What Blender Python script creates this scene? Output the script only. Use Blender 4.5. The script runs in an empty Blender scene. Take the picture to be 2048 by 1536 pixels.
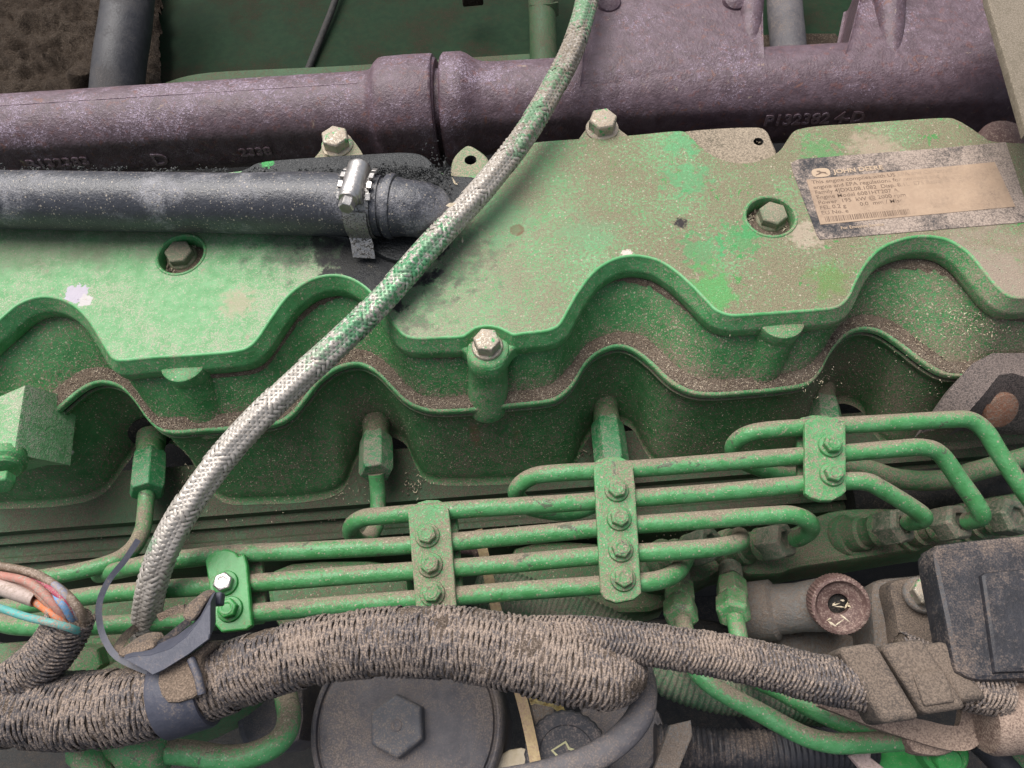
import bpy, math, random
from math import sin, cos, pi, radians
from mathutils import Vector, Matrix, noise as mnoise
from mathutils.geometry import delaunay_2d_cdt

random.seed(7)
SC = bpy.context.scene
COL = SC.collection

# ------------------------------------------------------------------ camera (lengths in mm, scene in metres)
F_PX = 1500.0
XC = Vector((1.0, 0.080, 0.016)).normalized()
ZC = Vector((-0.05, 0.45, 0.89))
ZC = (ZC - XC * ZC.dot(XC)).normalized()
YC = ZC.cross(XC)
ROT = Matrix((XC, YC, ZC))                 # camera axes -> engine axes
CAM = ROT @ Vector((0, 0, 336.0))          # the phone, held 0.34 m from the valve cover
cd = bpy.data.cameras.new('camera')
cam = bpy.data.objects.new('camera', cd)
COL.objects.link(cam)
cd.sensor_width = 36.0
cd.lens = F_PX / 2048 * 36.0
cd.clip_start = 0.005
cd.clip_end = 50
M4 = ROT.to_4x4()
M4.translation = CAM * 0.001
cam.matrix_world = M4
SC.camera = cam

# ------------------------------------------------------------------ sky, sun, exposure
SUN_EL, SUN_AZ = 62.0, -34.0               # high soft sun behind thin cloud
w = bpy.data.worlds.new('World')
SC.world = w
w.use_nodes = True
wn = w.node_tree.nodes
wl = w.node_tree.links
wn.clear()
wo = wn.new('ShaderNodeOutputWorld')
wb = wn.new('ShaderNodeBackground')
sky = wn.new('ShaderNodeTexSky')
sky.sky_type = 'NISHITA'
sky.sun_disc = False
sky.sun_elevation = radians(SUN_EL)
sky.sun_rotation = radians(SUN_AZ)
sky.air_density = 1.0
sky.dust_density = 4.0
sky.ozone_density = 1.0
wb.inputs['Strength'].default_value = 0.09
hs_ = wn.new('ShaderNodeHueSaturation')    # thin cloud: paler than a clear sky
hs_.inputs['Saturation'].default_value = 0.5
wl.new(sky.outputs[0], hs_.inputs['Color'])
wl.new(hs_.outputs[0], wb.inputs['Color'])
wl.new(wb.outputs[0], wo.inputs['Surface'])
sd = bpy.data.lights.new('sun', 'SUN')
sd.energy = 2.6
sd.angle = radians(55)
sd.color = (1.0, 0.965, 0.92)
so = bpy.data.objects.new('sun', sd)
COL.objects.link(so)
az = radians(SUN_AZ)
sdir = Vector((sin(az) * cos(radians(SUN_EL)), cos(az) * cos(radians(SUN_EL)), sin(radians(SUN_EL))))
so.rotation_euler = sdir.to_track_quat('Z', 'Y').to_euler()
so.location = sdir * 2
SC.view_settings.view_transform = 'Standard'
SC.view_settings.look = 'None'
SC.view_settings.exposure = 0.70
SC.view_settings.gamma = 1.0
SC.cycles.use_denoising = True
SC.cycles.max_bounces = 6

# ------------------------------------------------------------------ helpers
def P(px, py, z=0.0):
    """Point of the engine at height z (mm) seen at photo pixel (px, py)."""
    d = ROT @ Vector(((px - 1024) / F_PX, -(py - 768) / F_PX, -1))
    return CAM + d * ((z - CAM.z) / d.z)

def MPP(px, py, z=0.0):
    """mm per photo pixel there."""
    return -(ROT.transposed() @ (P(px, py, z) - CAM)).z / F_PX

def PL(pts):
    return [P(*p) for p in pts]

def spline(pts, n=8, closed=False):
    """Catmull-Rom through points (tuples or Vectors of any size)."""
    pts = [Vector(p) for p in pts]
    out = []
    m = len(pts)
    rng = m if closed else m - 1
    for i in range(rng):
        if closed:
            a, b, c, d = pts[i - 1], pts[i], pts[(i + 1) % m], pts[(i + 2) % m]
        else:
            a, b, c, d = pts[max(i - 1, 0)], pts[i], pts[i + 1], pts[min(i + 2, m - 1)]
        for k in range(n):
            t = k / n
            out.append(0.5 * ((2 * b) + (c - a) * t + (2 * a - 5 * b + 4 * c - d) * t * t + (3 * b - a - 3 * c + d) * t ** 3))
    if not closed:
        out.append(pts[-1].copy())
    return out

def resample(pts, step):
    out = [pts[0].copy()]
    acc = 0.0
    for a, b in zip(pts, pts[1:]):
        L = (b - a).length
        if L == 0:
            continue
        t = step - acc
        while t <= L:
            out.append(a.lerp(b, t / L))
            t += step
        acc = L - (t - step)
    return out

def frames(pts):
    n = len(pts)
    tg = [(pts[min(i + 1, n - 1)] - pts[max(i - 1, 0)]).normalized() for i in range(n)]
    ref = Vector((0, 0, 1)) if abs(tg[0].z) < 0.9 else Vector((0, 1, 0))
    u = (ref - tg[0] * ref.dot(tg[0])).normalized()
    fr = []
    for t in tg:
        u = (u - t * u.dot(t)).normalized()
        fr.append((t, u, t.cross(u)))
    return fr

def basis(ax):
    ax = Vector(ax).normalized()
    ref = Vector((0, 0, 1)) if abs(ax.z) < 0.9 else Vector((0, 1, 0))
    u = (ref - ax * ref.dot(ax)).normalized()
    return ax, u, ax.cross(u)

class MB:
    def __init__(s):
        s.v = []
        s.f = []
    def add(s, vs, fs):
        o = len(s.v)
        s.v += [Vector(x) for x in vs]
        s.f += [tuple(i + o for i in f) for f in fs]
        return s
    def grid(s, rows, closed=False):
        n = len(rows[0])
        vs = [p for r in rows for p in r]
        fs = []
        for i in range(len(rows) - 1):
            for j in range(n if closed else n - 1):
                k = (j + 1) % n
                fs.append((i * n + j, i * n + k, (i + 1) * n + k, (i + 1) * n + j))
        return s.add(vs, fs)
    def tube(s, pts, r, seg=16, cap=True):
        fr = frames(pts)
        rows = []
        n = len(pts)
        for i, (p, (t, u, b)) in enumerate(zip(pts, fr)):
            row = []
            for j in range(seg):
                th = 2 * pi * j / seg
                rr = r(i / max(n - 1, 1), th, i) if callable(r) else (r[i] if isinstance(r, (list, tuple)) else r)
                row.append(p + (u * cos(th) + b * sin(th)) * rr)
            rows.append(row)
        s.grid(rows, True)
        if cap:
            o = len(s.v) - n * seg
            s.f.append(tuple(o + j for j in reversed(range(seg))))
            s.f.append(tuple(o + (n - 1) * seg + j for j in range(seg)))
        return s
    def lathe(s, c, ax, prof, seg=32, hexr=0, phase=0.0, cap=True):
        """prof: (radius, height along ax); hexr=6 makes a hexagonal prism."""
        ax, u, b = basis(ax)
        seg = hexr or seg
        rows = []
        for r, h in prof:
            rows.append([Vector(c) + ax * h + (u * cos(2 * pi * j / seg + phase) + b * sin(2 * pi * j / seg + phase)) * r for j in range(seg)])
        s.grid(rows, True)
        if cap:
            o = len(s.v) - len(prof) * seg
            s.f.append(tuple(o + j for j in reversed(range(seg))))
            s.f.append(tuple(o + (len(prof) - 1) * seg + j for j in range(seg)))
        return s
    def box(s, c, ux, uy, uz):
        c, ux, uy, uz = Vector(c), Vector(ux), Vector(uy), Vector(uz)
        vs = [c + ux * i + uy * j + uz * k for i in (-1, 1) for j in (-1, 1) for k in (-1, 1)]
        return s.add(vs, [(0, 1, 3, 2), (4, 6, 7, 5), (0, 4, 5, 1), (2, 3, 7, 6), (0, 2, 6, 4), (1, 5, 7, 3)])
    def prism(s, top, down, bev=0.0):
        """Polygon 'top' (list of 3-D points, counter-clockwise seen from outside) extruded by vector 'down', top edge rounded."""
        n = len(top)
        down = Vector(down)
        c = sum((Vector(p) for p in top), Vector()) / n
        dn = down.normalized()
        if bev:
            ins = inset(top, bev, -dn)
            rings = [ins, [a.lerp(b, 0.7) + dn * bev * 0.3 for a, b in zip(ins, top)], [Vector(p) + dn * bev for p in top], [Vector(p) + down for p in top]]
        else:
            rings = [[Vector(p) for p in top], [Vector(p) + down for p in top]]
        o = len(s.v)
        s.grid(rings, True)
        s.f.append(tuple(o + j for j in range(n)))
        s.f.append(tuple(o + (len(rings) - 1) * n + j for j in reversed(range(n))))
        return s

def inset(poly, d, up):
    n = len(poly)
    out = []
    a = Vector()
    for i in range(n):
        a += Vector(poly[i]).cross(Vector(poly[(i + 1) % n]))
    sgn = 1 if a.dot(up) > 0 else -1
    for i in range(n):
        e1 = (poly[i] - poly[i - 1]).normalized()
        e2 = (poly[(i + 1) % n] - poly[i]).normalized()
        n1 = up.cross(e1) * sgn
        n2 = up.cross(e2) * sgn
        m = (n1 + n2)
        if m.length < 1e-6:
            m = n1
        m.normalize()
        out.append(poly[i] + m * (d / max(m.dot(n1), 0.5)))
    return out

OFF = {}
def obj(name, mb, mat, parent=None, ang=38, bevel=0.0, subd=0):
    me = bpy.data.meshes.new(name)
    o = bpy.data.objects.new(name, me)
    COL.objects.link(o)
    if parent is None:
        n = max(len(mb.v), 1)
        L = sum(mb.v, Vector()) / n
        L.z = min(v.z for v in mb.v)
        OFF[o.name] = L
        o.location = L * 0.001
    else:
        L = OFF[parent.name]
        OFF[o.name] = L
        o.parent = parent
    me.from_pydata([(v - L) * 0.001 for v in mb.v], [], mb.f)
    me.validate()
    me.update()
    me.shade_smooth()
    me.set_sharp_from_angle(angle=radians(ang))
    me.materials.append(mat)
    if bevel:
        b = o.modifiers.new('bevel', 'BEVEL')
        b.width = bevel * 0.001
        b.segments = 2
        b.limit_method = 'ANGLE'
        b.angle_limit = radians(35)
    return o

def thing(name, at, label, cat, group=None):
    e = bpy.data.objects.new(name, None)
    COL.objects.link(e)
    e.empty_display_size = 0.01
    OFF[e.name] = Vector(at)
    e.location = Vector(at) * 0.001
    return tag(e, label, cat, group)

def tag(o, label=None, cat=None, group=None, kind=None):
    if label: o['label'] = label
    if cat: o['category'] = cat
    if group: o['group'] = group
    if kind: o['kind'] = kind
    return o

# ------------------------------------------------------------------ procedural materials
class NT:
    def __init__(s, name):
        s.m = bpy.data.materials.new(name)
        s.m.use_nodes = True
        s.t = s.m.node_tree
        s.t.nodes.clear()
        s.out = s.n('ShaderNodeOutputMaterial')
        s.b = s.n('ShaderNodeBsdfPrincipled')
        s.l(s.b.outputs[0], s.out.inputs[0])
        s.geo = s.n('ShaderNodeNewGeometry')
        s.pos = s.geo.outputs['Position']
        sp = s.n('ShaderNodeSeparateXYZ')
        s.l(s.geo.outputs['Normal'], sp.inputs[0])
        s.up = sp.outputs[2]
        s.ny = sp.outputs[1]
        sq = s.n('ShaderNodeSeparateXYZ')
        s.l(s.pos, sq.inputs[0])
        s.x, s.y, s.z = sq.outputs
    def n(s, k):
        return s.t.nodes.new(k)
    def l(s, a, b):
        s.t.links.new(a, b)
    def put(s, sock, v):
        if hasattr(v, 'links') or isinstance(v, bpy.types.NodeSocket):
            s.l(v, sock)
        elif isinstance(v, (tuple, list)) and len(v) == 3 and sock.type == 'RGBA':
            sock.default_value = (*v, 1)
        else:
            sock.default_value = v
    def noise(s, scale, detail=3, rough=0.55, dist=0.0, vec=None, out=0):
        k = s.n('ShaderNodeTexNoise')
        k.inputs['Scale'].default_value = scale
        k.inputs['Detail'].default_value = detail
        k.inputs['Roughness'].default_value = rough
        k.inputs['Distortion'].default_value = dist
        s.l(vec or s.pos, k.inputs['Vector'])
        return k.outputs[out]
    def voro(s, scale, out='Distance', feature='F1'):
        k = s.n('ShaderNodeTexVoronoi')
        k.feature = feature
        k.inputs['Scale'].default_value = scale
        s.l(s.pos, k.inputs['Vector'])
        return k.outputs[out]
    def math(s, op, a, b=0.0, c=None, clamp=False):
        k = s.n('ShaderNodeMath')
        k.operation = op
        k.use_clamp = clamp
        s.put(k.inputs[0], a)
        s.put(k.inputs[1], b)
        if c is not None:
            s.put(k.inputs[2], c)
        return k.outputs[0]
    def ramp(s, v, lo, hi, a=0.0, b=1.0, smooth=True):
        k = s.n('ShaderNodeMapRange')
        k.interpolation_type = 'SMOOTHSTEP' if smooth else 'LINEAR'
        s.put(k.inputs[0], v)
        for i, q in enumerate((lo, hi, a, b)):
            s.put(k.inputs[1 + i], q)
        return k.outputs[0]
    def mix(s, f, a, b):
        k = s.n('ShaderNodeMix')
        k.data_type = 'RGBA'
        s.put(k.inputs[0], f)
        s.put(k.inputs[6], a)
        s.put(k.inputs[7], b)
        return k.outputs[2]
    def bump(s, h, strength, dist, prev=None):
        k = s.n('ShaderNodeBump')
        k.inputs['Strength'].default_value = strength
        k.inputs['Distance'].default_value = dist
        s.l(h, k.inputs['Height'])
        if prev:
            s.l(prev, k.inputs['Normal'])
        return k.outputs[0]
    def blob(s, c, r, dist=0.4, scale=None, soft=0.25, squash=None):
        """1 inside an uneven patch of radius r (mm) about point c (mm)."""
        sub = s.n('ShaderNodeVectorMath')
        sub.operation = 'SUBTRACT'
        s.l(s.pos, sub.inputs[0])
        sub.inputs[1].default_value = tuple(Vector(c) * 0.001)
        v = sub.outputs[0]
        if squash:
            mu = s.n('ShaderNodeVectorMath')
            mu.operation = 'MULTIPLY'
            s.l(v, mu.inputs[0])
            mu.inputs[1].default_value = squash
            v = mu.outputs[0]
        ln = s.n('ShaderNodeVectorMath')
        ln.operation = 'LENGTH'
        s.l(v, ln.inputs[0])
        nz = s.noise(scale or 2.2 / (r * 0.001), 4, 0.6)
        d = s.math('ADD', s.math('DIVIDE', ln.outputs['Value'], r * 0.001), s.math('MULTIPLY', s.math('SUBTRACT', nz, 0.5), dist * 4))
        return s.ramp(d, 1 - soft, 1 + soft, 1.0, 0.0)

def dusty(name, base, base2, dust, amt=0.3, up=0.3, kA=0.6, kB=0.8, kC=0.8, rough=0.45, drough=0.95, metal=0.0,
          bump=0.25, chip=0.0, chipc=None, grad=None, patches=(), speck=0.0, speckc=(0.6, 0.52, 0.42), fleck=0.0, spec=0.4, coarse=22.0, streak=None, back=0.0, scratch=0.0, chips=None, dust2=None):
    """Paint / metal / rubber with settled dust. grad: (axis 0..2, lo mm, hi mm, add) shifts the dust amount along the engine."""
    t = NT(name)
    nA = t.noise(coarse, 4, 0.6)
    nB = t.noise(150, 4, 0.62, 0.4)
    nC = t.ramp(t.noise(620, 3, 0.7), 0.30, 0.70)
    nD = t.ramp(t.noise(1500, 2, 0.6), 0.32, 0.68)
    c = t.mix(t.ramp(nB, 0.3, 0.7), base, base2)
    f = t.math('MULTIPLY_ADD', t.math('SUBTRACT', nA, 0.5), kA * 2, amt)
    f = t.math('MULTIPLY_ADD', t.math('SUBTRACT', nB, 0.5), kB * 1.0, f)
    f = t.math('MULTIPLY_ADD', t.math('SUBTRACT', nC, 0.5), kC * 0.85, f)
    f = t.math('MULTIPLY_ADD', t.math('SUBTRACT', nD, 0.5), kC * 0.75, f)
    f = t.math('MULTIPLY_ADD', t.ramp(t.up, 0.0, 1.0, smooth=False), up, f)
    if back:
        f = t.math('MULTIPLY_ADD', t.ny, back, f)
    for g in ([grad] if grad and not isinstance(grad, list) else (grad or [])):
        f = t.math('ADD', f, t.ramp((t.x, t.y, t.z)[g[0]], g[1] * 0.001, g[2] * 0.001, 0.0, g[3]))
    if chip:
        ch = t.ramp(t.noise(95, 6, 0.68, 0.8), 0.70 - chip * 0.25, 0.73 - chip * 0.25)
        f = t.math('SUBTRACT', f, t.math('MULTIPLY', ch, 0.7))
    f = t.ramp(f, 0.12, 0.88)
    dv = t.mix(nD, tuple(x * 0.72 for x in dust), tuple(min(x * 1.28, 1) for x in dust))
    if dust2:       # (colour, x lo, x hi): other dust on the left of the engine
        dv = t.mix(t.ramp(t.x, dust2[1] * 0.001, dust2[2] * 0.001), t.mix(nD, tuple(x * 0.8 for x in dust2[0]), tuple(x * 1.2 for x in dust2[0])), dv)
    col = t.mix(f, c, dv)
    rg = t.ramp(f, 0, 0.7, rough, drough)
    if chips:       # (colour, amount, x lo, x hi): sharp flakes where the dust and top coat are gone
        nz = t.noise(105, 7, 0.72, 1.0)
        msk = t.math('MULTIPLY', t.ramp(nz, 0.615 - chips[1], 0.628 - chips[1]), t.ramp(t.x, chips[2] * 0.001, chips[3] * 0.001))
        col = t.mix(t.math('MULTIPLY', msk, 0.8), col, chips[0])
        nz2 = t.noise(130, 6, 0.7, 0.6)
        col = t.mix(t.math('MULTIPLY', t.ramp(nz2, 0.66, 0.675), 0.7), col, (0.33, 0.26, 0.20))
    if scratch:
        for ang, sc in ((0.5, (14, 420, 60)), (-0.35, (11, 360, 60))):
            mp = t.n('ShaderNodeMapping')
            mp.inputs['Rotation'].default_value = (0, 0, ang)
            mp.inputs['Scale'].default_value = sc
            t.l(t.pos, mp.inputs['Vector'])
            sn = t.noise(1.0, 3, 0.6, 0.3, vec=mp.outputs[0])
            col = t.mix(t.math('MULTIPLY', t.ramp(sn, 0.68, 0.74), scratch), col, (0.30, 0.34, 0.24))
    if speck:
        for sc_, th_ in ((760, 0.20), (1500, 0.22)):
            vo = t.n('ShaderNodeTexVoronoi')
            vo.inputs['Scale'].default_value = sc_
            t.l(t.pos, vo.inputs['Vector'])
            sx_ = t.n('ShaderNodeSeparateColor')
            t.l(vo.outputs['Color'], sx_.inputs[0])
            on = t.math('GREATER_THAN', sx_.outputs[0], 1.0 - speck * 3.4)
            rad_ = t.math('MULTIPLY', sx_.outputs[1], th_ * 2)
            dot = t.math('MULTIPLY', on, t.math('LESS_THAN', vo.outputs['Distance'], rad_))
            col = t.mix(t.math('MULTIPLY', dot, 0.8), col, speckc)
    if streak:
        wv = t.noise(260, 3, 0.6, 0.2)
        col = t.mix(t.math('MULTIPLY', t.ramp(wv, 0.55, 0.7), streak[0]), col, streak[1])
    for (cc, r, pc, kw) in patches:
        kw = dict(kw)
        st = kw.pop('s', 1.0)
        pr = kw.pop('rough', None)
        b = t.math('MULTIPLY', t.blob(cc, r, **kw), st)
        col = t.mix(b, col, pc)
        if pr is not None:
            k = t.n('ShaderNodeMix')
            t.put(k.inputs[0], b); t.put(k.inputs[2], rg); t.put(k.inputs[3], pr)
            rg = k.outputs[0]
    t.l(col, t.b.inputs['Base Color'])
    t.l(rg, t.b.inputs['Roughness'])
    t.b.inputs['Metallic'].default_value = metal
    if metal:
        t.l(t.ramp(f, 0.0, 0.5, metal, 0.0), t.b.inputs['Metallic'])
    t.b.inputs['Specular IOR Level'].default_value = spec
    h = t.math('ADD', t.math('MULTIPLY', nC, 0.7), t.math('MULTIPLY', t.math('MULTIPLY', nD, f), 0.8))
    nn = t.bump(h, bump, 0.0009)
    t.l(nn, t.b.inputs['Normal'])
    return t.m

# ------------------------------------------------------------------ material palette (linear base colours)
DUST = (0.26, 0.20, 0.15)
DUSTG = (0.245, 0.222, 0.155)
G1, G2 = (0.022, 0.20, 0.055), (0.045, 0.29, 0.10)
lid_patches = [
    (P(152, 588), 5.5, (0.44, 0.40, 0.46), dict(dist=0.55, soft=0.06, scale=200)),
    (P(172, 602), 3.2, (0.50, 0.47, 0.46), dict(dist=0.6, soft=0.08, scale=300)),
    (P(475, 606), 7.0, (0.40, 0.31, 0.23), dict(dist=1.0, soft=0.5, s=0.55)),
    (P(1254, 508), 2.6, (0.60, 0.50, 0.44), dict(dist=0.5, soft=0.2)),
    (P(1362, 446), 3.0, (0.035, 0.03, 0.03), dict(dist=0.6, soft=0.4)),
    (P(1034, 460), 3.6, (0.17, 0.10, 0.06), dict(dist=0.12, soft=0.12)),
    (P(1034, 460), 5.2, (0.06, 0.36, 0.12), dict(dist=0.5, soft=0.2, s=0.0)),
    (P(765, 520), 26, (0.014, 0.015, 0.017), dict(dist=0.6, soft=0.12, scale=120, rough=0.5)),
    (P(690, 488), 18, (0.03, 0.03, 0.028), dict(dist=0.7, soft=0.25, scale=120, rough=0.6, s=0.85)),
    (P(600, 475), 20, (0.03, 0.03, 0.028), dict(dist=0.9, soft=0.4, scale=120, s=0.5)),
    (P(820, 590), 16, (0.05, 0.05, 0.045), dict(dist=1.2, soft=0.5, scale=160, s=0.45)),
    (P(905, 505), 17, (0.08, 0.075, 0.065), dict(dist=1.3, soft=0.5, scale=160, s=0.45)),
    (P(80, 490), 24, (0.13, 0.11, 0.08), dict(dist=0.6, soft=0.7, s=0.5, squash=(0.6, 1.6, 1))),
    (P(320, 478), 24, (0.13, 0.11, 0.08), dict(dist=0.6, soft=0.7, s=0.4, squash=(0.6, 1.8, 1))),
    (P(1480, 478), 9, (0.04, 0.27, 0.085), dict(dist=1.3, soft=0.25, scale=260, s=0.55)),
    (P(1500, 455), 6, (0.04, 0.27, 0.085), dict(dist=1.3, soft=0.25, scale=260, s=0.55)),
    (P(1400, 500), 9, (0.05, 0.28, 0.10), dict(dist=1.3, soft=0.25, scale=260, s=0.5)),
    (P(1375, 355), 10, (0.08, 0.31, 0.13), dict(dist=1.4, soft=0.4, scale=210, s=0.6)),
    (P(1365, 285), 8, (0.08, 0.31, 0.13), dict(dist=1.4, soft=0.4, scale=210, s=0.6)),
    (P(1640, 300), 8, (0.05, 0.27, 0.08), dict(dist=1.3, soft=0.3, scale=260, s=0.5)),
    (P(1425, 590), 11, (0.06, 0.31, 0.08), dict(dist=1.0, soft=0.4, scale=150, s=0.65, squash=(1.3, 0.7, 1))),
    (P(1660, 560), 8, (0.08, 0.22, 0.04), dict(dist=0.9, soft=0.5, scale=120, s=0.5)),
    (P(1000, 440), 12, (0.13, 0.34, 0.17), dict(dist=1.2, soft=0.5, scale=110, s=0.35)),
    (P(1180, 470), 11, (0.12, 0.33, 0.16), dict(dist=1.3, soft=0.5, scale=140, s=0.35)),
    (P(1330, 600), 7, (0.34, 0.27, 0.21), dict(dist=0.9, soft=0.4, s=0.6)),
    (P(1750, 300), 11, (0.36, 0.28, 0.21), dict(dist=0.9, soft=0.5, s=0.7)),
    (P(1610, 470), 8, (0.40, 0.32, 0.25), dict(dist=0.9, soft=0.4, s=0.7)),
    (P(1990, 560), 26, (0.30, 0.23, 0.19), dict(dist=0.7, soft=0.6, s=0.7)),
]
xL, xM, xR = P(700, 600).x, P(1100, 480).x, P(1700, 450).x
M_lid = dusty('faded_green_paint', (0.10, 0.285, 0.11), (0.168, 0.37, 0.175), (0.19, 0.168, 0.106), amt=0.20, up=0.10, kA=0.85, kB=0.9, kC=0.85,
              rough=0.55, bump=0.35, grad=[(0, xL - 90, xM - 10, 0.36), (0, xM, xR, 0.26)], patches=lid_patches, coarse=26, scratch=0.3, chips=((0.05, 0.24, 0.06), 0.0, xM - 20, xR - 60),
              dust2=((0.335, 0.35, 0.255), xL - 60, xR - 90), speck=0.035, speckc=(0.42, 0.37, 0.28))
M_rim = dusty('green_paint_rim', (0.045, 0.20, 0.062), (0.080, 0.28, 0.105), (0.215, 0.195, 0.13), amt=0.04, up=0.26, kA=0.7, kB=0.7, kC=0.9, rough=0.45, bump=0.2,
              grad=[(0, xM, xR + 40, 0.36)], speck=0.05, speckc=(0.40, 0.35, 0.26))
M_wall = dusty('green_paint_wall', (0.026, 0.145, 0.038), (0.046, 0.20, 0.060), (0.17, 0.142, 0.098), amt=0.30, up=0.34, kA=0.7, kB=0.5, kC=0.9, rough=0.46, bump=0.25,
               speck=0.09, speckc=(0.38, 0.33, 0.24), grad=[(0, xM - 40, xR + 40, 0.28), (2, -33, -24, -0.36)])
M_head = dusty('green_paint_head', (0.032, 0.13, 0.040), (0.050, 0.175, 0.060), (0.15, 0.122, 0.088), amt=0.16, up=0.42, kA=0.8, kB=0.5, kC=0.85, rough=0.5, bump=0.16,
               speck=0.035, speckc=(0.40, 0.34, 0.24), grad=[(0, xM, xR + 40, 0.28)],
               patches=[(P(205, 912, -60), 2.6, (0.30, 0.035, 0.02), dict(dist=0.5, soft=0.3)), (P(190, 895, -60), 3.2, (0.22, 0.09, 0.04), dict(dist=0.6, soft=0.5, s=0.6)),
                        (P(140, 905, -60), 1.6, (0.50, 0.46, 0.40), dict(dist=0.5, soft=0.3)), (P(950, 880, -55), 5, (0.20, 0.08, 0.05), dict(dist=0.6, soft=0.6, s=0.5, squash=(2, 0.6, 0.6))),
                        (P(1035, 890, -55), 5, (0.20, 0.08, 0.05), dict(dist=0.6, soft=0.6, s=0.35, squash=(2, 0.6, 0.6)))])
M_pipe = dusty('green_paint_lines', (0.052, 0.215, 0.068), (0.090, 0.29, 0.115), (0.205, 0.168, 0.122), amt=0.12, up=0.25, back=0.95, kA=0.9, kB=1.2, kC=0.7, rough=0.34, bump=0.22, coarse=40,
               chips=((0.085, 0.085, 0.065), 0.0, -500, -400), speck=0.05, speckc=(0.36, 0.31, 0.23))
M_clamp = dusty('green_paint_clamps', (0.052, 0.215, 0.068), (0.085, 0.285, 0.11), (0.215, 0.178, 0.128), amt=0.28, up=0.20, kA=0.8, kB=1.0, kC=0.8, rough=0.45, bump=0.25, coarse=40,
               chips=((0.10, 0.10, 0.08), 0.0, -500, -400), speck=0.05, speckc=(0.36, 0.31, 0.23))
M_clean = dusty('glossy_green_paint', (0.030, 0.21, 0.045), (0.045, 0.27, 0.07), DUST, amt=-0.15, up=0.2, kA=0.6, kB=0.7, kC=0.6, rough=0.32, bump=0.1)
M_green_dirty = dusty('dirty_green_paint', (0.045, 0.145, 0.055), (0.065, 0.185, 0.075), (0.17, 0.14, 0.10), amt=0.34, up=0.25, kA=0.8, kB=0.7, kC=0.9, rough=0.55, bump=0.25)
M_bolt = dusty('zinc_bolt', (0.30, 0.27, 0.22), (0.40, 0.36, 0.30), (0.36, 0.29, 0.22), amt=0.25, up=0.25, kB=1.0, kC=0.7, rough=0.42, metal=0.6, bump=0.2,
               streak=(0.9, (0.04, 0.30, 0.10)))
M_bright = dusty('bright_metal', (0.42, 0.40, 0.38), (0.54, 0.51, 0.49), (0.20, 0.165, 0.14), amt=-0.1, up=0.1, kA=0.4, kB=1.0, kC=0.8, rough=0.3, metal=0.9, bump=0.1)
M_iron = dusty('rusted_cast_iron', (0.076, 0.046, 0.057), (0.125, 0.082, 0.100), (0.30, 0.235, 0.31), amt=-0.10, up=0.28, kA=1.1, kB=0.7, kC=0.7, rough=0.46, drough=0.5, bump=0.35,
               spec=0.45, streak=(0.5, (0.15, 0.056, 0.048)), grad=[(0, P(900, 200, -20).x, P(1250, 200, -20).x, -0.30)], coarse=24, chips=((0.15, 0.065, 0.05), -0.01, -500, -400))
M_hose = dusty('black_rubber', (0.032, 0.033, 0.041), (0.045, 0.047, 0.057), (0.21, 0.205, 0.22), amt=-0.05, up=0.22, kA=1.6, kB=0.6, kC=0.25, rough=0.36, drough=0.55, bump=0.25, spec=0.6, speck=0.06,
               speckc=(0.35, 0.30, 0.24), coarse=32)
M_oily = dusty('oily_black', (0.012, 0.013, 0.014), (0.022, 0.024, 0.025), (0.10, 0.095, 0.085), amt=-0.2, up=0.05, kA=0.6, kB=0.7, kC=0.5, rough=0.42, bump=0.6, spec=0.5,
               patches=[(P(535, 325, 3), 3.5, (0.03, 0.28, 0.06), dict(dist=0.6, soft=0.2)), (P(860, 415, 20), 4, (0.03, 0.16, 0.06), dict(dist=0.6, soft=0.3)),
                        (P(858, 455, 12), 3.2, (0.04, 0.20, 0.06), dict(dist=0.5, soft=0.3))])
M_plastic = dusty('dusty_black_plastic', (0.018, 0.018, 0.022), (0.028, 0.028, 0.034), (0.15, 0.115, 0.095), amt=0.12, up=0.25, kA=1.3, kB=0.5, kC=0.4, rough=0.5, bump=0.15)
M_clip = dusty('clip_plastic', (0.05, 0.053, 0.073), (0.066, 0.068, 0.09), (0.20, 0.16, 0.13), amt=-0.12, up=0.20, kA=0.8, kB=0.9, kC=0.35, rough=0.5, bump=0.12)
M_clipdirt = dusty('clip_plastic_caked', (0.06, 0.055, 0.055), (0.08, 0.07, 0.065), (0.20, 0.148, 0.11), amt=0.5, up=0.3, kA=0.7, kB=0.7, kC=0.4, rough=0.6, bump=0.6)
M_loom = dusty('loom_braid', (0.055, 0.050, 0.054), (0.085, 0.076, 0.078), (0.27, 0.21, 0.17), amt=0.36, up=0.22, kA=0.7, kB=0.6, kC=0.6, rough=0.6, bump=0.3, coarse=34)
M_loomcore = dusty('loom_core', (0.02, 0.017, 0.015), (0.035, 0.028, 0.024), (0.11, 0.085, 0.065), amt=0.22, up=0.1, kA=0.8, kB=0.9, kC=0.9, rough=0.9, bump=0.8)
M_dirt = dusty('dry_dirt', (0.15, 0.113, 0.085), (0.205, 0.158, 0.12), (0.275, 0.218, 0.168), amt=0.35, up=0.1, kA=0.5, kB=0.8, kC=1.0, rough=0.95, bump=1.0, speck=0.08, speckc=(0.48, 0.41, 0.32), spec=0.1)
M_grey = dusty('dirty_aluminium', (0.13, 0.125, 0.12), (0.19, 0.18, 0.17), (0.17, 0.135, 0.11), amt=0.35, up=0.3, kA=0.8, kB=0.9, kC=0.9, rough=0.5, bump=0.4)
M_filter = dusty('dusty_grey_cap', (0.075, 0.070, 0.078), (0.105, 0.098, 0.105), (0.175, 0.143, 0.125), amt=0.22, up=0.2, kA=1.1, kB=0.6, kC=0.45, rough=0.6, bump=0.25)
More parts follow.
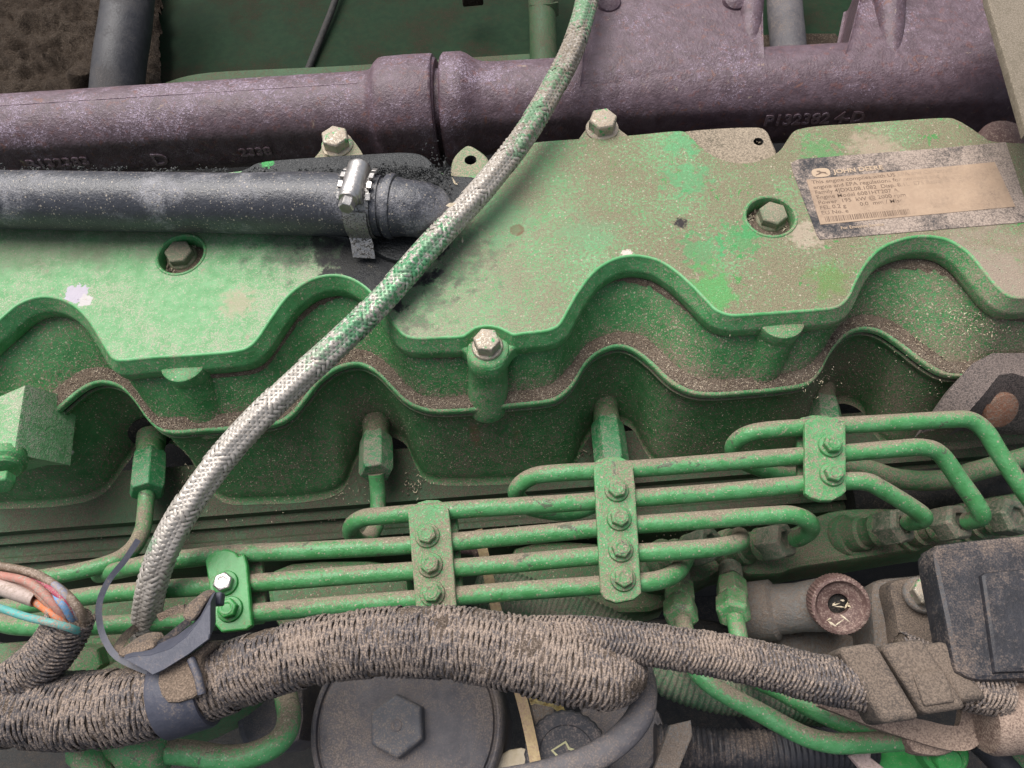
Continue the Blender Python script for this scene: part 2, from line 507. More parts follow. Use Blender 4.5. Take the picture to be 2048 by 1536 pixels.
M_brown = dusty('brown_plastic', (0.11, 0.065, 0.058), (0.14, 0.085, 0.076), (0.26, 0.19, 0.16), amt=0.05, up=0.25, kA=0.5, kB=0.8, kC=0.8, rough=0.55, bump=0.15)
M_brownbox = dusty('brown_dusty_bracket', (0.13, 0.085, 0.07), (0.17, 0.11, 0.09), (0.32, 0.235, 0.185), amt=0.45, up=0.3, kA=0.7, kB=0.7, kC=0.6, rough=0.5, bump=0.15)
M_dark = dusty('dark_steel', (0.012, 0.012, 0.012), (0.02, 0.02, 0.019), (0.06, 0.048, 0.04), amt=0.1, up=0.1, rough=0.7, bump=0.3)
M_panel = dusty('shaded_green_bay_panel', (0.006, 0.019, 0.008), (0.009, 0.027, 0.011), (0.026, 0.021, 0.015), amt=0.15, up=0.1, kA=1.1, kB=0.7, kC=0.5, spec=0.1, rough=0.7, bump=0.05)  # green taken near black: the hood's shade is put into the base colour
M_soil = dusty('caked_soil', (0.034, 0.025, 0.019), (0.06, 0.044, 0.033), (0.10, 0.078, 0.06), amt=0.3, up=0.1, kA=1.0, kB=1.0, kC=1.0, rough=0.95, bump=1.0, spec=0.1)
M_olive = dusty('dusty_olive_beam', (0.12, 0.10, 0.07), (0.15, 0.125, 0.09), (0.19, 0.158, 0.122), amt=0.4, up=0.2, kA=0.6, kB=0.5, kC=0.5, rough=0.8, bump=0.1)
M_straw = dusty('straw', (0.44, 0.36, 0.24), (0.58, 0.50, 0.38), (0.40, 0.32, 0.24), amt=0.1, up=0.0, kA=0.6, kB=1.0, kC=0.5, rough=0.8, bump=0.2)
M_crumb = dusty('soil_crumbs', (0.10, 0.070, 0.052), (0.19, 0.14, 0.11), (0.30, 0.24, 0.19), amt=0.3, up=0.0, kA=0.8, kB=1.4, kC=1.0, rough=0.95, bump=0.6)
M_yellow = dusty('yellowed_strip', (0.42, 0.30, 0.15), (0.52, 0.40, 0.22), (0.34, 0.23, 0.16), amt=0.30, up=0.1, kA=0.6, kB=0.9, kC=0.6, rough=0.6, bump=0.15)
M_gasket = dusty('black_gasket', (0.008, 0.008, 0.008), (0.015, 0.014, 0.013), (0.09, 0.07, 0.055), amt=-0.1, up=0.3, rough=0.8, bump=0.3)

# ------------------------------------------------------------------ the bay around the engine
def sheet(name, pts, mat, th=2.0):
    m = MB()
    a, b, c, d = pts
    nrm = (b - a).cross(d - a).normalized()
    if nrm.dot(CAM - a) < 0:
        nrm = -nrm
    m.prism([a, b, c, d] if (b - a).cross(d - a).dot(nrm) > 0 else [d, c, b, a], -nrm * th)
    return tag(obj(name, m, mat), kind='structure')

m = MB()
m.box((0, 0, -330), (4000, 0, 0), (0, 4000, 0), (0, 0, 2))
tag(obj('bay_floor', m, M_dark), kind='structure')
# engine block body under everything
m = MB()
ya, yb = P(1024, 330, -60).y, P(1024, 1060, -112).y
m.box((0, (ya + yb) / 2 - 6, -220), (420, 0, 0), (0, (ya - yb) / 2, 0), (0, 0, 104))
tag(obj('engine_block', m, M_dark, bevel=2), 'dark engine block below the green cylinder head', 'engine block')

# ------------------------------------------------------------------ valve cover
def curve_x(px_pts, z, n=10, step=0.6):
    pts = spline(PL([(a, b, z) for a, b in px_pts]), n)
    mono = [pts[0]]
    for p in pts[1:]:
        if p.x > mono[-1].x + 0.05:
            mono.append(p)
    return mono

def y_at(c, x):
    if x <= c[0].x:
        return c[0].y
    if x >= c[-1].x:
        return c[-1].y
    lo, hi = 0, len(c) - 1
    while hi - lo > 1:
        mid = (lo + hi) // 2
        if c[mid].x <= x:
            lo = mid
        else:
            hi = mid
    a, b = c[lo], c[hi]
    return a.y + (b.y - a.y) * (x - a.x) / (b.x - a.x)

A_px = [(-260, 735), (-200, 738), (-120, 735), (-80, 715), (-45, 680), (0, 640), (40, 608), (85, 595), (130, 604), (165, 630), (190, 665), (212, 703), (228, 720), (250, 722), (300, 717), (400, 711),
        (465, 705), (495, 697), (517, 677), (545, 635), (575, 595), (612, 566), (652, 553), (692, 556), (727, 575), (757, 607), (786, 650), (806, 671), (832, 678), (880, 677),
        (922, 675), (937, 668), (952, 658), (975, 654), (998, 658), (1013, 665), (1028, 671), (1050, 668), (1098, 662), (1122, 648), (1141, 615), (1162, 580), (1190, 545),
        (1225, 522), (1265, 513), (1310, 520), (1345, 540), (1380, 570), (1410, 601), (1432, 622), (1462, 632), (1500, 631), (1560, 627), (1640, 621), (1678, 614), (1700, 594),
        (1716, 560), (1737, 525), (1766, 497), (1806, 480), (1850, 474), (1895, 481), (1935, 506), (1965, 541), (1990, 571), (2012, 590), (2036, 597), (2100, 594), (2250, 585)]
B_px = [(-150, 900), (-60, 885), (-10, 872), (40, 868), (75, 855), (105, 830), (140, 798), (172, 774), (205, 765), (240, 775), (267, 801), (292, 836), (316, 858), (348, 866), (400, 862), (470, 858), (545, 850), (580, 834),
        (610, 800), (640, 762), (676, 737), (715, 729), (750, 744), (780, 774), (806, 800), (836, 816), (872, 823), (935, 821), (1020, 812), (1090, 805), (1120, 795), (1146, 770),
        (1172, 728), (1200, 704), (1235, 693), (1266, 701), (1300, 727), (1340, 765), (1380, 785), (1425, 790), (1490, 786), (1555, 780), (1612, 770), (1640, 745), (1662, 705), (1690, 672), (1722, 658),
        (1760, 664), (1800, 690), (1840, 721), (1880, 745), (1920, 752), (1990, 747), (2100, 738), (2200, 730)]
C_px = [(-150, 872), (-60, 858), (-10, 846), (30, 842), (65, 830), (95, 802), (130, 770), (168, 746), (212, 740), (250, 755), (280, 791), (303, 822), (325, 839), (370, 838), (420, 834), (480, 828), (540, 822), (570, 805),
        (600, 770), (630, 733), (670, 710), (715, 703), (755, 716), (790, 747), (815, 775), (845, 794), (880, 799), (935, 795), (1020, 788), (1085, 779), (1113, 766), (1140, 735),
        (1166, 701), (1202, 678), (1245, 669), (1290, 681), (1322, 707), (1352, 737), (1390, 758), (1440, 763), (1500, 760), (1555, 753), (1600, 744), (1636, 716), (1663, 672), (1695, 643), (1740, 635),
        (1790, 651), (1830, 681), (1870, 711), (1902, 729), (1990, 722), (2100, 714), (2200, 706)]
D_px = [(-160, 1000), (0, 1000), (130, 992), (200, 970), (245, 915), (275, 880), (320, 865), (365, 885), (395, 930), (440, 985), (520, 990), (620, 984), (680, 965), (705, 915), (730, 872), (770, 855),
        (808, 870), (830, 915), (860, 948), (960, 952), (1080, 944), (1140, 925), (1165, 875), (1190, 842), (1228, 826), (1266, 842), (1290, 885), (1325, 918), (1420, 922), (1540, 912), (1600, 888),
        (1622, 840), (1645, 805), (1685, 788), (1725, 805), (1750, 850), (1790, 880), (1880, 882), (1990, 872), (2150, 860)]
ZB, ZD = -33.0, -85.0
cA, cB, cC, cD = curve_x(A_px, 0), curve_x(B_px, ZB), curve_x(C_px, ZB), curve_x(D_px, ZD)
XS = [x * 0.8 for x in range(int(-300 / 0.8), int(300 / 0.8))]

def nrm2(c):
    out = []
    for i in range(len(c)):
        d = c[min(i + 1, len(c) - 1)] - c[max(i - 1, 0)]
        out.append(Vector((d.y, -d.x, 0)).normalized())   # outward = towards the viewer (-Y)
    return out

def row(c, z):
    return [Vector((x, y_at(c, x), z)) for x in XS]

rA, rB, rC, rD = row(cA, 0), row(cB, ZB), row(cC, ZB), row(cD, ZD)
def smooth_n(rw, k=6):
    n = nrm2(rw)
    out = []
    for i in range(len(n)):
        s = Vector()
        for j in range(max(0, i - k), min(len(n), i + k + 1)):
            s += n[j]
        out.append(s.normalized())
    return out
nA_, nB_ = smooth_n(rA, 3), smooth_n(rB, 3)
def offs(rw, nn, d, z):
    return [Vector((p.x + q.x * d, p.y + q.y * d, z)) for p, q in zip(rw, nn)]

cover = thing('valve_cover', P(1000, 500, -40), 'dusty green scalloped engine valve cover with worn paint in the middle', 'valve cover')

# lid: flat top with the recesses left open
back_px = [(2260, 280), (2048, 287), (1985, 283), (1962, 270), (1938, 254), (1915, 241), (1890, 236), (1800, 241), (1700, 248), (1640, 252), (1605, 257), (1588, 264), (1576, 280),
           (1560, 302), (1532, 318), (1490, 327), (1448, 321), (1412, 303), (1385, 278), (1372, 265), (1345, 263), (1262, 271), (1160, 278), (1065, 286), (1030, 300), (985, 330), (955, 350),
           (900, 352), (872, 338), (850, 318), (810, 308), (640, 316), (520, 330), (470, 344), (200, 365), (0, 378), (-260, 395)]
front = [p.copy() for p in offs(rA, nA_, -1.3, 0)]
xmin, xmax = P(-260, 395).x + 1, P(2260, 280).x - 1
front = [p for p in front if xmin < p.x < xmax and p.x > P(-255, 735).x]
backp = [P(a, b) for a, b in back_px]
backp = [backp[0]] + [q for q in spline(backp[1:-1], 5)] + [backp[-1]]
outline = front + backp
def cdt_face(outline, holes, z, mb):
    vs, es = [], []
    for loop in [outline] + holes:
        o = len(vs)
        vs += [Vector((p.x, p.y)) for p in loop]
        es += [(o + i, o + (i + 1) % len(loop)) for i in range(len(loop))]
    nv, ne, nf, *_ = delaunay_2d_cdt(vs, es, [], 1, 1e-5)
    hs = [(sum((Vector((p.x, p.y)) for p in h), Vector((0, 0))) / len(h), min((Vector((p.x, p.y)) - sum((Vector((q.x, q.y)) for q in h), Vector((0, 0))) / len(h)).length for p in h)) for h in holes]
    fs = []
    for f in nf:
        c = sum((nv[i] for i in f), Vector((0, 0))) / len(f)
        if any((c - hc).length < hr * 0.97 for hc, hr in hs):
            continue
        a = sum(nv[f[i]].cross(nv[f[(i + 1) % len(f)]]) for i in range(len(f)))
        fs.append(tuple(f) if a > 0 else tuple(reversed(f)))
    mb.add([Vector((v.x, v.y, z)) for v in nv], fs)
def circ(c, r, n=40):
    return [c + Vector((cos(2 * pi * i / n) * r, sin(2 * pi * i / n) * r, 0)) for i in range(n)]

REC = [(P(362, 509), 12.0), (P(1541, 433), 12.2)]
m = MB()
cdt_face(outline, [circ(c, r) for c, r in REC], 0, m)
# back edge of the lid
m.grid([[Vector((p.x, p.y, 0)) for p in backp], [Vector((p.x, p.y + 0.7, -0.8)) for p in backp], [Vector((p.x, p.y + 0.8, -9)) for p in backp], [Vector((p.x, p.y - 1.5, -22)) for p in backp]])
obj('lid', m, M_lid, cover)
for c, r in REC:
    m = MB()
    m.lathe(c, (0, 0, 1), [(r + 1.1, 0.02), (r + 0.7, 0.45), (r + 0.1, 0.5), (r - 0.5, 0.1), (r - 0.8, -1.2), (r - 1.0, -8.5)], 40, cap=False)
    obj('recess_ring', m, M_rim, cover)
    m = MB()
    m.lathe(c, (0, 0, 1), [(r - 0.9, -7.6), (r * 0.7, -7.2), (r * 0.4, -6.9), (0.5, -6.8)], 40)
    obj('recess_dirt', m, M_dirt, cover)

# rim: the rolled edge and the apron below it
m = MB()
prof = [(-1.3, 0.0), (-0.7, -0.05), (-0.2, -0.35), (0.05, -0.9), (1.2, -3.0), (2.4, -5.2), (3.1, -6.4), (3.45, -7.2), (3.5, -8.2), (3.2, -11.0), (2.9, -13.4), (2.2, -14.0), (1.2, -14.2), (0.6, -14.25)]
m.grid([offs(rA, nA_, d, z) for d, z in prof[3:]])
obj('rim', m, M_rim, cover, ang=60)
m = MB()
m.grid([offs(rA, nA_, d, z) for d, z in [(-1.3, 0.0), (-0.7, 0.02), (-0.25, -0.22), (0.0, -0.6), (0.05, -0.9)]])
obj('worn_edge', m, dusty('rubbed_green_edge', (0.06, 0.27, 0.085), (0.11, 0.35, 0.14), DUSTG, amt=0.0, up=0.12, kA=1.1, kB=1.3, kC=0.7, rough=0.36, bump=0.06, grad=(0, xM, xR + 60, 0.3)), cover, ang=60)
# wall below the rim down to the ledge
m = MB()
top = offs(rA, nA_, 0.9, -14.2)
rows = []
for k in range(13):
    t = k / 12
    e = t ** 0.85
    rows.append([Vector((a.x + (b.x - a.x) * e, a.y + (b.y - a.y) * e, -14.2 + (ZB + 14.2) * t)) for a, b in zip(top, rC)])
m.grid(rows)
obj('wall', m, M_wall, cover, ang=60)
# ledge flange
m = MB()
m.grid([[p + Vector((0, 0.6, 0)) for p in rC], [a.lerp(b, 0.5) for a, b in zip(rC, rB)], offs(rB, nB_, -0.7, ZB), offs(rB, nB_, -0.1, ZB - 0.4), offs(rB, nB_, 0.15, ZB - 1.2), offs(rB, nB_, 0.1, ZB - 3.2), offs(rB, nB_, -1.0, ZB - 3.6)])
obj('flange', m, M_rim, cover, ang=60)
m = MB()
m.grid([offs(rB, nB_, -0.9, ZB - 3.5), offs(rB, nB_, -0.6, ZB - 4.6), offs(rB, nB_, -1.2, ZB - 5.6)])
obj('gasket', m, M_gasket, cover)

# bolt bosses
def boss(px, py, z, r, bx, by, zb, name='boss', taper=1.0):
    c0, c1 = P(px, py, z), P(bx, by, zb)
    m = MB()
    rows = []
    for t, k in [(0, 0.86), (0.006, 0.95), (0.025, 1.0), (0.10, 1.02), (0.19, 1.0), (0.215, 0.94), (0.5, 0.97), (0.8, 1.02), (0.95, 1.05), (0.985, 1.0), (1.0, 0.9)]:
        c = c0.lerp(c1, t)
        rows.append([c + Vector((cos(2 * pi * j / 40), sin(2 * pi * j / 40), 0)) * r * k * (1 + (taper - 1) * t) for j in range(40)])
    m.grid(rows, True)
    m.f.append(tuple(range(40)))
    o0 = len(m.v) - 40
    m.f.append(tuple(o0 + j for j in reversed(range(40))))
    return obj(name, m, M_rim, cover)
boss(976, 697, -4.5, 9.9, 976, 812, -42)
m = MB()
lobe = PL([(a_, b_, -5.4) for a_, b_ in [(880, 660), (884, 676), (908, 692), (930, 704), (943, 722), (958, 735), (977, 740), (998, 735), (1012, 720), (1024, 701), (1044, 688), (1070, 672), (1076, 655)]])
m.prism(list(reversed(spline(lobe, 4, True))), (0, 0, -8.4), 1.4)
obj('bolt_lobe', m, M_rim, cover, ang=50)
def tab(px, py, z, r, bx, by):
    c = P(px, py, z)
    m = MB()
    m.lathe(c, (0, 0, 1), [(r * 0.97, -9.0), (r, -8.0), (r * 1.02, -1.4), (r * 0.99, -0.4), (r * 0.92, 0.0), (r * 0.3, 0.25)], 44)
    obj('tab', m, M_rim, cover)
    c1 = P(bx, by, -41)
    m = MB()
    rows = []
    for t in range(9):
        q = (c + Vector((0, 0, -7))).lerp(c1, t / 8)
        rows.append([q + Vector((cos(2 * pi * j / 40), sin(2 * pi * j / 40), 0)) * r * (0.95 + 0.06 * t / 8) for j in range(40)])
    m.grid(rows, True)
    obj('boss', m, M_wall, cover)
tab(366, 722, -6.0, 11.0, 424, 838)
tab(1563, 636, -6.0, 10.8, 1506, 758)

def bolt(parent, c, ax, af, h, fr, mat, fmat=None, name='bolt', phase=0.3, fh=1.4):
    """flange bolt: hexagon head (across corners 2*af) on its washer."""
    m = MB()
    m.lathe(c, ax, [(af, fh * 0.6), (af, fh + h * 0.82), (af * 0.93, fh + h * 0.95), (af * 0.80, fh + h)], hexr=6, phase=phase)
    o = obj(name, m, mat, parent, ang=25, bevel=0.25)
    m = MB()
    m.lathe(c, ax, [(fr, -0.6), (fr, fh * 0.55), (fr * 0.94, fh), (af * 0.9, fh * 1.25)], 32)
    obj('washer', m, fmat or mat, o)
    return o
M_dull = dusty('dusty_recessed_bolt', (0.13, 0.17, 0.10), (0.18, 0.20, 0.13), (0.25, 0.205, 0.15), amt=0.45, up=0.15, kB=0.8, kC=0.7, rough=0.7, bump=0.25)
for (a, b, z, hx, fr, hh) in [(975, 694, -4.5, 6.4, 7.4, 6.5), (675, 291, -1, 7.6, 8.6, 6.5), (1204, 258, -1, 7.6, 8.8, 7.0), (1541, 440, -7.2, 7.2, 7.6, 5.0), (365, 515, -7.2, 7.2, 7.8, 4.6)]:
    bolt(cover, P(a, b, z), (0.02, -0.02, 1), hx, hh, fr, M_dull if z < -6 else M_bolt, phase=random.uniform(0, 1))

# lugs behind the lid
def lug(px_pts, z, th, mat, name='lug', hole=None):
    pts = PL([(a, b, z) for a, b in px_pts])
    ar = sum(pts[i].x * pts[(i + 1) % len(pts)].y - pts[(i + 1) % len(pts)].x * pts[i].y for i in range(len(pts)))
    if ar < 0:
        pts.reverse()
    pts = [q for q in spline(pts, 4, True)]
    m = MB()
    if hole:
        hc, hr = P(hole[0], hole[1], z), hole[2]
        ins = inset(pts, 0.8, Vector((0, 0, 1)))
        cdt_face(ins, [circ(hc, hr, 24)], z, m)
        m.grid([ins, [p + Vector((0, 0, -0.8)) for p in pts], [p + Vector((0, 0, -th)) for p in pts]], True)
        o = obj(name, m, mat, cover)
        m = MB()
        m.lathe(hc, (0, 0, 1), [(hr, 0), (hr * 0.92, -0.6), (hr * 1.0, -1.2), (hr * 0.9, -1.8), (hr, -2.4), (hr * 0.9, -3.0), (hr, -3.6), (hr * 0.9, -4.4), (hr, -9), (0.1, -9)], 24, cap=False)
        obj('threaded_hole', m, M_dark, o)
        return o
    m.prism(pts, (0, 0, -th), 0.8)
    return obj(name, m, mat, cover)
M_lug = dusty('dusty_lug', (0.09, 0.19, 0.09), (0.14, 0.24, 0.12), (0.27, 0.225, 0.165), amt=0.5, up=0.2, kB=0.9, kC=0.8, rough=0.6, bump=0.2)
lug([(632, 325), (640, 300), (652, 276), (675, 266), (700, 274), (716, 292), (728, 312), (735, 330)], -1.2, 14, M_lug)
lug([(1162, 285), (1168, 262), (1185, 246), (1205, 240), (1228, 244), (1240, 258), (1262, 278), (1240, 290)], -1.2, 14, M_lug)
lug([(903, 352), (906, 318), (926, 295), (942, 291), (972, 312), (976, 332), (958, 356), (930, 366)], -1.5, 16, M_lug, hole=(941, 320, 3.3))
lug([(1362, 268), (1400, 258), (1500, 253), (1530, 258), (1543, 280), (1552, 318), (1500, 345), (1420, 340), (1385, 310)], -7, 6, dusty('dusty_plate', (0.10, 0.085, 0.06), (0.15, 0.125, 0.09), (0.27, 0.22, 0.165), amt=0.5, rough=0.8, bump=0.25), name='lower_flange', hole=(1517, 283, 2.7))

# ------------------------------------------------------------------ cylinder head below the cover
head = thing('cylinder_head', P(1000, 900, -110), 'dark green cylinder head wall with deep bays under the valve cover', 'cylinder head')
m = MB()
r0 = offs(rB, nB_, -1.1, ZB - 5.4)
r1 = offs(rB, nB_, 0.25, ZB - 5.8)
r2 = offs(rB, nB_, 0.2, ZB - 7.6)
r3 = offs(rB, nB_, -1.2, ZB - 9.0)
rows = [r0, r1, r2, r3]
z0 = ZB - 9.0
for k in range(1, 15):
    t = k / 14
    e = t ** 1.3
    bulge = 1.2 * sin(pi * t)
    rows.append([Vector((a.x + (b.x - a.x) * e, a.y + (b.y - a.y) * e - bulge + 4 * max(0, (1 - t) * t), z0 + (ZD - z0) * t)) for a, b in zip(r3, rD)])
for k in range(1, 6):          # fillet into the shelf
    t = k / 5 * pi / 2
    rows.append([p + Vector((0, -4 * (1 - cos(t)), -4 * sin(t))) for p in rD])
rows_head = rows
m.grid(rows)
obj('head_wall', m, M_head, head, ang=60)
# stepped shelf along the bottom of the head
yS = [P(1024, y, z).y for y, z in ((880, -89), (985, -89), (993, -94), (1010, -95), (1014, -99), (1036, -99.5), (1039, -97), (1050, -97), (1053, -101), (1072, -102))]
zS = [-89, -89.3, -94, -95, -99, -99.5, -97.5, -97.5, -101, -102]
xs = [-330 + i * 12 for i in range(56)]
m = MB()
dense = []
for i in range(len(yS) - 1):
    for k in range(4):
        t = k / 4
        dense.append((yS[i] + (yS[i + 1] - yS[i]) * t, zS[i] + (zS[i + 1] - zS[i]) * t))
dense += [(yS[-1], zS[-1]), (yS[-1] - 1.5, zS[-1] - 3), (yS[-1] - 1.0, -210)]
m.grid([[Vector((x, y, z + 0.35 * mnoise.noise(Vector((x * 0.03, y * 0.1, 3))))) for x in xs] for y, z in dense])
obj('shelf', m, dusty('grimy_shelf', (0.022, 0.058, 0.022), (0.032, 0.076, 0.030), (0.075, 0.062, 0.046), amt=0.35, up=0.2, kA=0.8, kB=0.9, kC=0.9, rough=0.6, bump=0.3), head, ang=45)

# dirt lying on the ledge
def dirt_strip(ra, rb, z, name, amp=0.9, lo=-0.2, hi=1.0, n=9):
    m = MB()
    rows = []
    for k in range(n):
        t = lo + (hi - lo) * k / (n - 1)
        rw = []
        for a, b in zip(ra, rb):
            p = a.lerp(b, t)
            hgt = amp * (0.25 + 0.75 * max(0, 1 - t) ** 1.3) * (0.7 + 0.6 * mnoise.noise(Vector((p.x * 0.09, p.y * 0.09, 1))) + 0.35 * mnoise.noise(Vector((p.x * 0.6, p.y * 0.6, 5))) + 0.3 * mnoise.noise(Vector((p.x * 1.7, p.y * 1.7, 9))))
            rw.append(Vector((p.x, p.y, z + max(hgt, -0.25) if 0 < k < n - 1 else z - 0.1)))
        rows.append(rw)
    m.grid(rows)
    return obj(name, m, M_dirt, cover, ang=80)
tag(dirt_strip(rC, rB, ZB + 0.05, 'ledge_dirt', 1.7, -0.22, 0.80), kind='stuff')

m = MB()
rws = []
for k in range(5):
    rw = []
    for a_, b_ in zip(top, rC):
        msk = max(0.0, mnoise.noise(Vector((a_.x * 0.028, 3.3, 1.7))) * 1.6 + 0.25 + 0.5 * mnoise.noise(Vector((a_.x * 0.3, 1, 1))))
        t = k / 4 * 0.13 * min(1, msk + 0.15)
        p = a_.lerp(b_, t ** 0.85 if t > 0 else 0)
        hgt = (0.9 * min(msk, 1.0) * sin(pi * (k + 0.6) / 5) + 0.3 * mnoise.noise(p * 1.3)) if 0 < k < 4 else -0.15
        rw.append(Vector((p.x, p.y - hgt * 0.8, -14.2 + (ZB + 14.2) * t + hgt * 0.6)))
    rws.append(rw)
m.grid(rws)
tag(obj('crease_dirt', m, M_dirt, cover, ang=80), kind='stuff')

# ------------------------------------------------------------------ rating plate on the lid
def text_mesh(body, size, extrude=0.0, bold=0.0, align='LEFT'):
    cu = bpy.data.curves.new('txt', 'FONT')
    cu.body = body
    cu.size = size
    cu.extrude = extrude
    cu.offset = bold
    cu.align_x = align
    cu.resolution_u = 3
    o = bpy.data.objects.new('txt', cu)
    COL.objects.link(o)
    bpy.context.view_layer.update()
    dg = bpy.context.evaluated_depsgraph_get()
    me = bpy.data.meshes.new_from_object(o.evaluated_get(dg))
    vs = [v.co.copy() for v in me.vertices]
    fs = [tuple(p.vertices) for p in me.polygons]
    bpy.data.objects.remove(o)
    bpy.data.curves.remove(cu)
    bpy.data.meshes.remove(me)
    return vs, fs

M_plate = dusty('black_foil_label', (0.018, 0.018, 0.022), (0.03, 0.03, 0.035), (0.30, 0.24, 0.20), amt=0.42, up=0.05, kA=0.8, kB=0.8, kC=0.25, rough=0.6, bump=0.15, coarse=45, grad=(0, P(1640, 400).x, P(1800, 400).x, 0.2))
M_foil = dusty('dusty_foil_label', (0.33, 0.232, 0.16), (0.39, 0.28, 0.195), (0.27, 0.196, 0.142), amt=0.3, up=0.05, kA=0.8, kB=0.7, kC=0.4, rough=0.6, bump=0.05, coarse=60)
_lx0, _lx1 = P(1740, 400).x, P(1880, 400).x
def ink(name, c, worn, dust, sh=0.0):
    t = NT(name)
    f = t.math('ADD', t.ramp(t.x, (_lx0 + sh) * 0.001, (_lx1 + sh) * 0.001), t.math('MULTIPLY', t.math('SUBTRACT', t.noise(220, 4), 0.5), worn))
    t.l(t.mix(t.ramp(f, 0.1, 0.85), c, dust), t.b.inputs['Base Color'])
    t.b.inputs['Roughness'].default_value = 0.7
    return t.m
M_ink = ink('worn_dark_print', (0.13, 0.085, 0.058), 3.0, (0.30, 0.215, 0.152))
M_ink2 = ink('worn_pale_print', (0.42, 0.31, 0.215), 1.5, (0.22, 0.175, 0.145), 22)
plate = obj('label_plate', MB().prism([P(1640, 479, 0.35), P(2064, 443, 0.35), P(2012, 284, 0.35), P(1880, 296, 0.35), P(1596, 318, 0.35), P(1582, 326, 0.35), P(1586, 345, 0.35), P(1634, 470, 0.35)], (0, 0, -0.3), 0.12), M_plate, cover)
O = P(1641, 449, 0.55)
U = (P(2031, 413, 0.55) - O)
LW = U.length
U.normalize()
V = Vector((-U.y, U.x, 0))
LH = (P(1613, 359, 0.55) - O).dot(V)
SK = ((P(1613, 359, 0.55) - O).dot(U)) / LH
def LP(u, v, z=0.0):
    return O + U * (u + SK * v) + V * v + Vector((0, 0, z))
m = MB()
m.prism([LP(0, 0), LP(LW, 0), LP(LW, LH), LP(0, LH)], (0, 0, -0.15))
foil = obj('text_panel', m, M_foil, plate)
lines = ['This engine complies with US EPA and California', 'engine and EPA regulations for nonroad and', 'Family 4JDXL08.1082  Disp. 8.1L  E75 Ratio: LI', 'Engine Model 6081HT207 A', 'Power  195  kW @ 2000 rpm', 'FEL 0.2 g       0.0  mm / Misc.', 'EU No. e']
th = LH * 0.112
for i, s in enumerate(lines):
    vs, fs = text_mesh(s, th * 1.02, 0, 0.02)
    m = MB()
    m.add([LP(2.0 + v.x * 1.08, LH - th * (i + 1) * 1.02 + v.y, 0.06) for v in vs], fs)
    obj('lettering', m, M_ink, foil)
m = MB()
u = 3.0
random.seed(3)
while u < LW * 0.47:
    wdt = random.choice([0.18, 0.3, 0.3, 0.5])
    q = [LP(u, 1.2, 0.06), LP(u + wdt, 1.2, 0.06), LP(u + wdt, LH * 0.155, 0.06), LP(u, LH * 0.155, 0.06)]
    m.add(q, [(0, 1, 2, 3)])
    u += wdt + random.choice([0.25, 0.35, 0.6])
obj('barcode', m, M_ink, foil)
# header: oval emblem with a leaping deer and the maker's name
hy = LH + 3.6
m = MB()
sup = []
for i in range(36):
    a = 2 * pi * i / 36
    ca, sa = cos(a), sin(a)
    k = 1 / ((abs(ca) ** 3 + abs(sa) ** 3) ** (1 / 3))
    sup.append(LP(8.2 + 4.6 * ca * k, hy + 2.9 * sa * k, 0.02))
m.prism(sup, (0, 0, -0.2))
em = obj('emblem', m, M_ink2, plate)
deer = [(-3.1, -1.5), (-2.5, -0.9), (-1.7, -0.7), (-0.6, 0.2), (-1.8, 0.5), (-2.2, 1.0), (-1.6, 1.0), (-1.9, 1.7), (-1.1, 1.2), (-0.3, 1.6), (-0.6, 1.1), (0.2, 0.5), (1.4, 0.2), (2.4, 0.0), (2.7, -0.4), (2.0, -0.5), (3.2, -1.5), (2.7, -1.6), (1.3, -0.6), (0.1, -0.5), (-1.2, -1.2), (-2.4, -1.3), (-2.9, -1.8)]
m = MB()
m.add([LP(8.2 + a, hy + b, 0.12) for a, b in deer], [tuple(range(len(deer)))])
obj('deer_mark', m, M_ink, em)
vs, fs = text_mesh('JOHN DEERE', 3.9, 0, 0.10)
m = MB()
m.add([LP(14.6 + v.x * 1.12, hy - 1.5 + v.y, 0.03) for v in vs], fs)
obj('maker_name', m, M_ink2, plate)
vs, fs = text_mesh('For Emission Service', 2.5, 0, 0.03)
m = MB()
m.add([LP(9.0 + v.x, -4.0 + v.y, 0.0) for v in vs], fs)
obj('footer_lettering', m, M_ink2, plate)

# ------------------------------------------------------------------ exhaust manifolds
def shp(th):       # flat cast face low on the viewer's side, with a rounded corner above it
    mid, half = radians(86), radians(23)
    d = abs(math.atan2(sin(th - mid), cos(th - mid)))
    if d < half:
        return cos(half) / cos(d)
    return 1.0

def wrap_text(parent, body, size, px0, py0, z0, p0, p1, r, mat, bold=0.06, ext=0.5, tilt=0.0, sx=1.0):
    """raised cast lettering following a pipe p0-p1 of radius r, starting at pixel (px0, py0)."""
    ax = (p1 - p0).normalized()
    a = P(px0, py0, z0)
    s0 = (a - p0).dot(ax)
    # direction around the pipe: facing the pixel's ray
    ray = (CAM - a).normalized()
    up = Vector((0, 0, 1))
    e1 = (up - ax * up.dot(ax)).normalized()
    e2 = ax.cross(e1)
    if e2.y > 0:
        e2 = -e2          # towards the viewer
    # angle where the ray through the pixel meets the pipe
    d = -(ray)
    best = None
    for k in range(0, 1200):
        q = CAM + d * (150 + k * 0.4)
        v = q - p0
        v -= ax * v.dot(ax)
        if v.length <= r * shp(math.atan2(v.dot(e2), v.dot(e1))):
            best = math.atan2(v.dot(e2), v.dot(e1))
            s0 = (q - p0).dot(ax)
            break
    if best is None:
        best = 1.9
    vs, fs = text_mesh(body, size, ext, bold)
    m = MB()
    out = []
    for v in vs:
        th = best - (v.y + v.x * tilt) / r
        out.append(p0 + ax * (s0 + v.x * sx) + (e1 * cos(th) + e2 * sin(th)) * (r * shp(th) + v.z))
    m.add(out, fs)
    return obj('cast_lettering', m, mat, parent)

